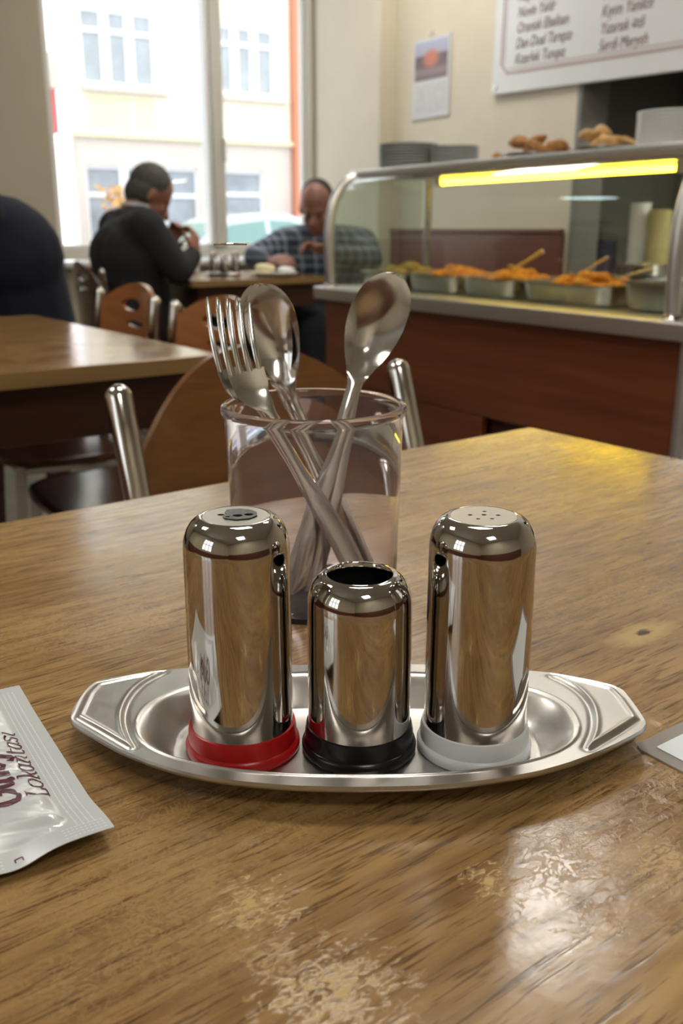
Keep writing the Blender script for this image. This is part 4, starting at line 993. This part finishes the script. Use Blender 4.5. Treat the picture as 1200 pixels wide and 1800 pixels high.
# ------------------------------------------------------------------ people
def remesh(mb, name, m, parent, vox, sm=6):
    o = mb.obj(name, m, parent)
    r = o.modifiers.new('r', 'REMESH'); r.mode = 'VOXEL'; r.voxel_size = vox
    s = o.modifiers.new('s', 'SMOOTH'); s.iterations = sm; s.factor = .5
    me = baked(o); o.modifiers.clear(); old = o.data; o.data = me; bpy.data.meshes.remove(old)
    me.materials.clear(); me.materials.append(m); me.polygons.foreach_set('use_smooth', [True]*len(me.polygons)); return o
def head(mb, c, R, ears=True):
    """c = centre of the skull; R maps (x right, y forward, z up) to the room"""
    def q(x, y, z): return Vector(c)+R @ Vector((x, y, z))
    mb.ball(q(0, -.012, .025), (.076, .094, .092), 24, 16, R)          # cranium
    mb.ball(q(0, .018, -.045), (.060, .070, .075), 20, 12, R)          # face
    mb.ball(q(0, .052, -.098), (.030, .026, .022), 14, 8, R)           # chin
    mb.ball(q(0, .066, .012), (.050, .022, .016), 14, 8, R)            # brow
    mb.cap(q(0, .085, -.005), q(0, .106, -.040), .008, .0135)          # nose
    for s in (-1, 1):
        mb.ball(q(s*.011, .094, -.043), .0085, 8, 6)
        mb.ball(q(s*.036, .062, -.030), (.020, .018, .022), 10, 8, R)  # cheek
        if ears: mb.ball(q(s*.076, -.010, -.012), (.010, .020, .032), 12, 8, R)
    mb.ball(q(0, .080, -.068), (.022, .010, .006), 12, 6, R); mb.ball(q(0, .078, -.079), (.019, .010, .006), 12, 6, R)
def hand(mb, w, d, up, size=1.0, curl=.9):
    """wrist w, direction d along the palm, up = back of the hand"""
    w, d, up = Vector(w), Vector(d).normalized(), Vector(up).normalized(); up = (up-d*up.dot(d)).normalized(); sd_ = d.cross(up)
    k = size
    Rm = Matrix((sd_, d, up)).transposed()
    mb.ball(w+d*.045*k, (.040*k, .050*k, .016*k), 16, 10, Rm)
    for i, ln in enumerate((.070, .080, .074, .058)):
        b0 = w+d*.085*k+sd_*(-.030+.020*i)*k; a = 0; p = b0; L3 = (ln*.45*k, ln*.32*k, ln*.25*k)
        for j, l_ in enumerate(L3):
            a += curl*(.45 if j == 0 else .85); q = p+(d*cos(a)-up*sin(a))*l_
            mb.cap(p, q, (.0092-.0008*j)*k, (.0086-.0008*j)*k, 10); p = q
    b0 = w+d*.025*k-sd_*.030*k; q = b0+(d*.75-sd_*.6-up*.25).normalized()*.036*k; r = q+(d*.9-up*.45).normalized()*.030*k
    mb.cap(b0, q, .012*k, .0105*k, 10); mb.cap(q, r, .0105*k, .009*k, 10)
def face_frame(yaw, pitch, roll=0):
    return (Matrix.Rotation(yaw, 3, 'Z') @ Matrix.Rotation(pitch, 3, 'X') @ Matrix.Rotation(roll, 3, 'Y'))
def person(label, J, mats, yaw, pitch, hands, hair, collar=None, girth=1.0):
    """J: joints in room metres"""
    t = empty('person', label, 'person', (J['pelvis'][0], J['pelvis'][1], 0))
    off = Vector((-J['pelvis'][0], -J['pelvis'][1], 0)); g = girth
    v = {k: Vector(p)+off for k, p in J.items()}
    R = face_frame(yaw, pitch)
    mb = MB()
    head(mb, v['head'], R)
    nb = v['head']+R @ Vector((0, -.02, -.07))
    mb.cap(v['neck'], nb, .062, .056)
    mb.cap(v['pelvis']+Vector((0, 0, .03)), v['chest'], .13*g, .135*g); mb.cap(v['chest'], v['neck']-Vector((0, 0, .06)), .13*g, .07)
    for s in 'LR':
        mb.cap(v['neck']-Vector((0, 0, .05)), v['sh'+s], .06, .062); mb.cap(v['sh'+s], v['el'+s], .050, .040); mb.cap(v['el'+s], v['wr'+s], .040, .027)
        d, up = hands[s]; hand(mb, v['wr'+s], d, up)
        mb.cap(v['pelvis']+(v['kn'+s]-v['pelvis']).normalized()*.05, v['kn'+s], .085, .058); mb.cap(v['kn'+s], v['an'+s], .056, .038)
        fd = Vector((v['kn'+s].x-v['pelvis'].x, v['kn'+s].y-v['pelvis'].y, 0)).normalized()
        mb.cap(v['an'+s]-Vector((0, 0, .03)), v['an'+s]+fd*.14-Vector((0, 0, .045)), .036, .026)
    remesh(mb, 'body', mats['skin'], t, .0062, 5)
    # jacket or shirt
    mb = MB()
    mb.cap(v['pelvis']+Vector((0, 0, .055)), v['chest'], .158*g, .160*g); 
    mid = (v['shL']+v['shR'])/2
    for s in 'LR':
        side = (v['sh'+s]-mid)*.42
        mb.cap(v['chest']+side, mid+side-Vector((0, 0, .05)), .145*g, .105*g); mb.cap(v['pelvis']+side*.6+Vector((0, 0, .04)), v['chest']+side*.8, .14*g, .14*g)
        mb.cap(v['neck']-Vector((0, 0, .040)), v['sh'+s]-Vector((0, 0, .012)), .080, .082)
        mb.cap(v['sh'+s]-Vector((0, 0, .01)), v['el'+s], .078, .060); mb.cap(v['el'+s], v['wr'+s]+(v['el'+s]-v['wr'+s])*.10, .060, .042)
    remesh(mb, 'jacket' if mats.get('jacket') else 'shirt', mats.get('jacket') or mats['shirt'], t, .011, 8)
    mb = MB(); mb.ball(v['pelvis'], (.16, .16, .108))
    for s in 'LR':
        mb.cap(v['pelvis']+(v['kn'+s]-v['pelvis']).normalized()*.05, v['kn'+s], .108, .074); mb.cap(v['kn'+s], v['an'+s]+Vector((0, 0, .03)), .073, .055)
    remesh(mb, 'trousers', M['trouser'], t, .012, 6)
    for s in 'LR':
        fd = Vector((v['kn'+s].x-v['pelvis'].x, v['kn'+s].y-v['pelvis'].y, 0)).normalized()
        a = v['an'+s]
        m2 = MB().cap((a.x, a.y, .052), Vector((a.x, a.y, .045))+fd*.17, .050, .042); remesh(m2, 'shoe', M['shoe'], t, .010, 4)
    # hair
    mb = MB()
    for (x, y, z, rx, ry, rz) in hair: mb.ball(v['head']+R @ Vector((x, y, z)), (rx, ry, rz), 20, 14, R)
    remesh(mb, 'hair', mats['hair'], t, .006, 4)
    for s in (-1, 1):
        MB().ball(v['head']+R @ Vector((s*.030, .079, -.010)), .0075, 12, 8).obj('eye', M['eye'], t)
    if collar:
        c = v['neck']; nn = (nb-v['neck']).normalized(); rot = nn.to_track_quat('Z', 'Y').to_matrix().to_4x4()
        MB().lathe([(.069, .0), (.069, .012), (.066, .016), (.064, .015), (.064, 0)], n=28, closed=True).xf(Matrix.Translation(c+nn*.020) @ rot).obj('shirt_collar', collar, t)
    return t
HAIR_FULL = [(0, -.022, .034, .081, .093, .090), (0, -.060, -.010, .070, .048, .070), (.045, -.03, -.005, .036, .050, .055), (-.045, -.03, -.005, .036, .050, .055)]
HAIR_THIN = [(0, -.030, .036, .078, .086, .086), (0, -.064, -.010, .068, .044, .066), (.050, -.03, -.005, .030, .046, .045), (-.050, -.03, -.005, .030, .046, .045)]
# man in the charcoal suit, seen from behind, facing +x
person('older man in a charcoal suit eating at the window table, seen from behind', dict(
    pelvis=(1.475, 3.97, .55), chest=(1.46, 3.97, .845), neck=(1.505, 3.96, 1.015), head=(1.568, 3.955, 1.093),
    shL=(1.475, 4.135, .970), shR=(1.475, 3.785, .970), elL=(1.60, 4.19, .80), elR=(1.585, 3.73, .79), wrL=(1.655, 4.04, .875), wrR=(1.685, 3.80, .85),
    knL=(1.86, 4.07, .50), knR=(1.86, 3.86, .50), anL=(1.80, 4.09, .09), anR=(1.80, 3.84, .09)),
    dict(skin=M['skin'], jacket=M['suit'], hair=M['hair']), radians(-98), radians(-36),
    dict(L=((.35, -.3, .6), (.6, .6, .2)), R=((.25, .35, .75), (.5, -.8, 0))), HAIR_FULL, M['shirtwhite'])
# man in a checked shirt facing the viewer's left
m_, nt, b = newmat('checked_shirt'); N, L = nt.nodes, nt.links
tc = N.new('ShaderNodeTexCoord')
def band(axis, sc):
    sp_ = N.new('ShaderNodeSeparateXYZ'); L.new(tc.outputs['Object'], sp_.inputs[0]); mu = N.new('ShaderNodeMath'); mu.operation = 'MULTIPLY'; mu.inputs[1].default_value = sc; L.new(sp_.outputs[axis], mu.inputs[0])
    fr = N.new('ShaderNodeMath'); fr.operation = 'FRACT'; L.new(mu.outputs[0], fr.inputs[0]); gt = N.new('ShaderNodeMath'); gt.operation = 'GREATER_THAN'; gt.inputs[1].default_value = .72; L.new(fr.outputs[0], gt.inputs[0]); return gt.outputs[0]
ad = N.new('ShaderNodeMath'); ad.operation = 'ADD'; L.new(band(0, 24), ad.inputs[0]); L.new(band(2, 24), ad.inputs[1])
r = N.new('ShaderNodeValToRGB'); r.color_ramp.elements[0].color = (.030, .040, .062, 1); r.color_ramp.elements[1].color = (.26, .30, .36, 1); hf = N.new('ShaderNodeMath'); hf.operation = 'MULTIPLY'; hf.inputs[1].default_value = .5; L.new(ad.outputs[0], hf.inputs[0]); L.new(hf.outputs[0], r.inputs[0]); L.new(r.outputs[0], b.inputs['Base Color']); b.inputs['Roughness'].default_value = .85
M['check'] = m_
person('balding man in a blue checked shirt eating at the window table, facing left', dict(
    pelvis=(2.50, 4.09, .55), chest=(2.47, 4.05, .78), neck=(2.42, 4.0, .945), head=(2.385, 3.955, 1.052),
    shL=(2.60, 3.90, .895), shR=(2.33, 4.17, .895), elL=(2.53, 3.72, .82), elR=(2.14, 4.11, .825), wrL=(2.33, 3.76, .855), wrR=(2.13, 3.96, .812),
    knL=(2.27, 3.80, .50), knR=(2.10, 3.99, .50), anL=(2.27, 3.82, .09), anR=(2.10, 4.02, .09)),
    dict(skin=M['skin2'], shirt=M['check'], hair=M['hair2']), radians(138), radians(-24),
    dict(L=((-.7, .3, .25), (.3, .3, .8)), R=((.2, -.75, .05), (-.5, -.1, .8))), HAIR_THIN, None)
# man in navy at the left edge
person('man in a navy jacket leaning forward at the left edge, cut by the frame', dict(
    pelvis=(.71, 2.86, .55), chest=(.67, 2.86, .88), neck=(.53, 2.86, 1.12), head=(.46, 2.86, 1.23),
    shL=(.56, 2.66, 1.03), shR=(.56, 3.06, 1.03), elL=(.42, 2.61, .78), elR=(.40, 3.10, .78), wrL=(.24, 2.70, .80), wrR=(.22, 2.98, .80),
    knL=(.26, 2.78, .50), knR=(.26, 2.95, .50), anL=(.30, 2.78, .09), anR=(.30, 2.95, .09)),
    dict(skin=M['skin'], jacket=M['navy'], hair=M['hair2']), radians(90), radians(-20),
    dict(L=((-.9, .2, .1), (0, .1, 1)), R=((-.9, -.2, .1), (0, 0, 1))), HAIR_FULL, None, 1.08)
# ------------------------------------------------------------------ street outside
struct('street', MB().bx((-12, 5.3, -.5), (30, 18, -.32)), M['asphalt'])
fy = 18.0
def wbox(x0, z0, x1, z1, y0, y1): return MB().bx((x0, y0, z0), (x1, y1, z1), .0)
bl = empty('street_building', 'cream building across the street with white framed windows', 'building', (0, 0, 0))
def facade_piece(x0, z0, x1, z1, m, holes, name='wall'):
    xs = sorted({x0, x1, *[h for q in holes for h in (q[0], q[2])]}); mb = MB()
    for a, c in zip(xs, xs[1:]):
        hs = sorted([(q[1], q[3]) for q in holes if q[0] <= a+1e-6 and q[2] >= c-1e-6]); z = z0
        for h0, h1 in hs:
            if h0 > z: mb.bx((a, fy, z), (c, fy+.3, h0))
            z = h1
        if z < z1: mb.bx((a, fy, z), (c, fy+.3, z1))
    mb.obj(name, m, bl, False)
W1, W2 = (5.98, 3.43, 7.38, 4.71), (8.62, 3.45, 9.90, 4.70)
W3, W4 = (5.98, 6.4, 7.38, 7.7), (8.62, 6.4, 9.90, 7.7)
facade_piece(5.75, 2.62, 10.25, 9.5, M['fac'], [W1, W2, W3, W4])
S1, S2 = (5.90, .45, 8.15, 2.07), (8.55, .45, 9.60, 2.06)
facade_piece(5.75, -.32, 10.25, 2.56, M['facpink'], [S1, S2], 'ground_floor_wall')
wbox(5.70, 2.55, 10.27, 2.63, fy-.10, fy+.02).obj('string_course', M['facyel'], bl, False)
for a, c in ((6.02, 6.85), (6.92, 7.30)): wbox(a, 2.70, c, 3.27, fy-.015, fy).obj('wall_panel', M['facyel'], bl, False)
def bwin(Wq, cols, trans, sill=True, pane=M['extpane']):
    x0, z0, x1, z1 = Wq
    f = wbox(x0, z0, x1, z0+.07, fy+.06, fy+.14)
    f.bx((x0, fy+.06, z1-.06), (x1, fy+.14, z1)); f.bx((x0, fy+.06, trans-.04), (x1, fy+.14, trans+.04))
    n = cols
    for k in range(n+1):
        x = x0+(x1-x0)*k/n; wv = .045 if k in (0, n) else .085
        f.bx((max(x0, x-wv), fy+.055, z0), (min(x1, x+wv), fy+.145, z1))
    f = f.obj('window', M['extframe'], bl, False)
    for k in range(n):
        a, c = x0+(x1-x0)*k/n, x0+(x1-x0)*(k+1)/n
        wbox(a+.02, z0+.02, c-.02, z1-.02, fy+.10, fy+.12).obj('pane', pane, f, False)
    if sill: wbox(x0-.06, z0-.10, x1+.22, z0-.01, fy-.14, fy+.06).obj('window_sill', M['facpink'], bl, False)
for q in (W1, W2): bwin(q, 3, q[1]+.92)
for q in (W3, W4): bwin(q, 3, q[1]+.92)
bwin(S1, 3, 1.55, False, M['shoppane']); bwin(S2, 1, 1.60, False, M['shoppane'])
MB().tube([(5.62, fy-.05, -.3), (5.62, fy-.05, 9)], .05, 12).obj('drainpipe', M['facwhite'], bl)
wl = empty('white_building', 'white building at the left of the cream one with a red sign', 'building', (0, 0, 0))
MB().bx((2.5, fy+.6, -.32), (5.55, fy+1.0, 3.2)).bx((2.5, fy+.6, 3.2), (5.55, fy+1.0, 9)).obj('wall', M['facwhite'], wl, False)
MB().bx((4.9, fy+.2, 3.35), (5.60, fy+.6, 3.45)).bx((4.9, fy+.2, 3.45), (5.6, fy+.24, 3.95)).obj('balcony', M['facpink'], wl, False)
MB().bx((5.45, fy+.56, -.3), (5.55, fy+.6, 3.0)).bx((5.2, fy+.56, -.3), (5.28, fy+.6, 3.0)).obj('door_frame', M['facpink'], wl, False)
o = MB().bx((4.9, fy+.25, 2.60), (5.55, fy+.35, 3.34), .01).obj('red_sign', M['redsign']); tag(o, 'plain red sign hanging on the white building at left', 'sign')
ob = MB().bx((10.28, fy-.2, -.32), (13.5, fy+.3, 9)).obj('orange_building', M['orange'], None, False); tag(ob, 'orange building seen as a strip at the right of the window', 'building')
tree = empty('street_shrub', 'small orange-leaved shrub in front of the shop across the street', 'shrub', (6.15, fy-1.1, -.32))
MB().tube([(0, 0, 0), (.02, 0, .5), (.0, .03, 1.2)], [.05, .04, .02], 8).obj('stem', M['chairdark'], tree)
random.seed(4); m = MB()
for k in range(420):
    a, h, rr_ = random.random()*2*pi, random.uniform(.7, 2.0), random.uniform(.05, .38); p = Vector((rr_*cos(a)+.25*(1.6-h), rr_*sin(a), h)); d = Vector((random.uniform(-1, 1), random.uniform(-1, 1), random.uniform(-1, 1))).normalized(); e_ = d.orthogonal()*.03
    m.b.faces.new([m.b.verts.new(p+q) for q in (-d*.06, e_, d*.06, -e_)])
o = m.obj('leaves', M['rust'], tree, False); o['kind'] = 'stuff'
# parked car
def car():
    t = empty('parked_car', 'silver blue car parked across the street outside the window', 'car', (6.25, 12.6, -.32))
    low = [(-2.05, .30), (-2.08, .62), (-1.95, .78), (-1.05, .95), (1.55, .98), (2.0, .88), (2.08, .55), (2.02, .30)]
    cab = [(-1.10, .94), (-.50, 1.36), (-.1, 1.46), (.45, 1.46), (.95, 1.34), (1.50, .97)]
    def ext(poly, w0, w1, zr=None):
        m = MB(); n = len(poly)
        zs = [z for _, z in poly]; z0, z1 = min(zs), max(zs)
        def half(z): return w0+(w1-w0)*(z-z0)/(z1-z0)
        a = [m.b.verts.new((x, -half(z), z)) for x, z in poly]; c = [m.b.verts.new((x, half(z), z)) for x, z in poly]
        m.b.faces.new(a[::-1]); m.b.faces.new(c)
        for i in range(n): m.b.faces.new((a[i], a[(i+1) % n], c[(i+1) % n], c[i]))
        bmesh.ops.recalc_face_normals(m.b, faces=m.b.faces[:])
        bmesh.ops.bevel(m.b, geom=m.b.edges[:], offset=.045, segments=3, affect='EDGES'); return m
    ext(low, .84, .80).obj('body', M['carpaint'], t)
    ext([(-1.12, .93), (-.50, 1.37), (-.1, 1.47), (.45, 1.47), (.97, 1.35), (1.52, .96)], .80, .62).obj('cabin', M['carpaint'], t)
    for s in (-1, 1):
        for poly in ([(-.86, .99), (-.42, 1.32), (.12, 1.38), (.12, .99)], [(.19, .99), (.19, 1.38), (.50, 1.37), (.90, 1.27), (1.26, 1.0)]):
            m = MB(); f = []
            def yy(z): return s*(.80+(.62-.80)*(z-.93)/.54+.008)
            m.b.faces.new([m.b.verts.new((x, yy(z), z)) for x, z in poly]); r2 = bmesh.ops.extrude_face_region(m.b, geom=m.b.faces[:]); bmesh.ops.translate(m.b, vec=(0, -s*.03, 0), verts=[v for v in r2['geom'] if isinstance(v, bmesh.types.BMVert)])
            m.obj('side_window', M['carglass'], t, False)
        for x in (-1.3, 1.32):
            w_ = MB().lathe([(0, -.1), (.20, -.1), (.31, -.08), (.32, 0), (.31, .08), (.20, .1), (0, .1)], n=28).xf(Matrix.Translation((x, s*.74, .32)) @ Matrix.Rotation(pi/2, 4, 'X')).obj('wheel', M['tyre'], t)
            MB().lathe([(0, -.005), (.19, -.005), (.19, .005), (0, .012)], n=24).xf(Matrix.Translation((x, s*.85, .32)) @ Matrix.Rotation(-s*pi/2, 4, 'X')).obj('hub_cap', M['brushed'], w_)
    def slab(p, q, name, w):                  # sloping screens
        m = MB(); p, q = Vector((p[0], 0, p[1])), Vector((q[0], 0, q[1])); d = q-p; n = Vector((-d.z, 0, d.x)).normalized()*.012
        if n.z < 0: n = -n
        vs = [p+d*.06+Vector((0, -w*1.08, 0)), p+d*.06+Vector((0, w*1.08, 0)), p+d*.93+Vector((0, w*.92, 0)), p+d*.93+Vector((0, -w*.92, 0))]
        m.b.faces.new([m.b.verts.new(v+n) for v in vs]); r2 = bmesh.ops.extrude_face_region(m.b, geom=m.b.faces[:]); bmesh.ops.translate(m.b, vec=-n*1.5, verts=[v for v in r2['geom'] if isinstance(v, bmesh.types.BMVert)])
        m.obj(name, M['carglass'], t, False)
    slab((-1.12, .93), (-.50, 1.37), 'windscreen', .62); slab((1.52, .96), (.97, 1.35), 'rear_window', .60)
    for s in (-.55, .55): MB().box((-2.05, s, .68), (.06, .30, .12), .02).obj('headlight', M['pvc'], t)
    for s in (-.6, .6): MB().box((2.03, s, .74), (.06, .22, .14), .02).obj('tail_light', M['redsign'], t)
car()
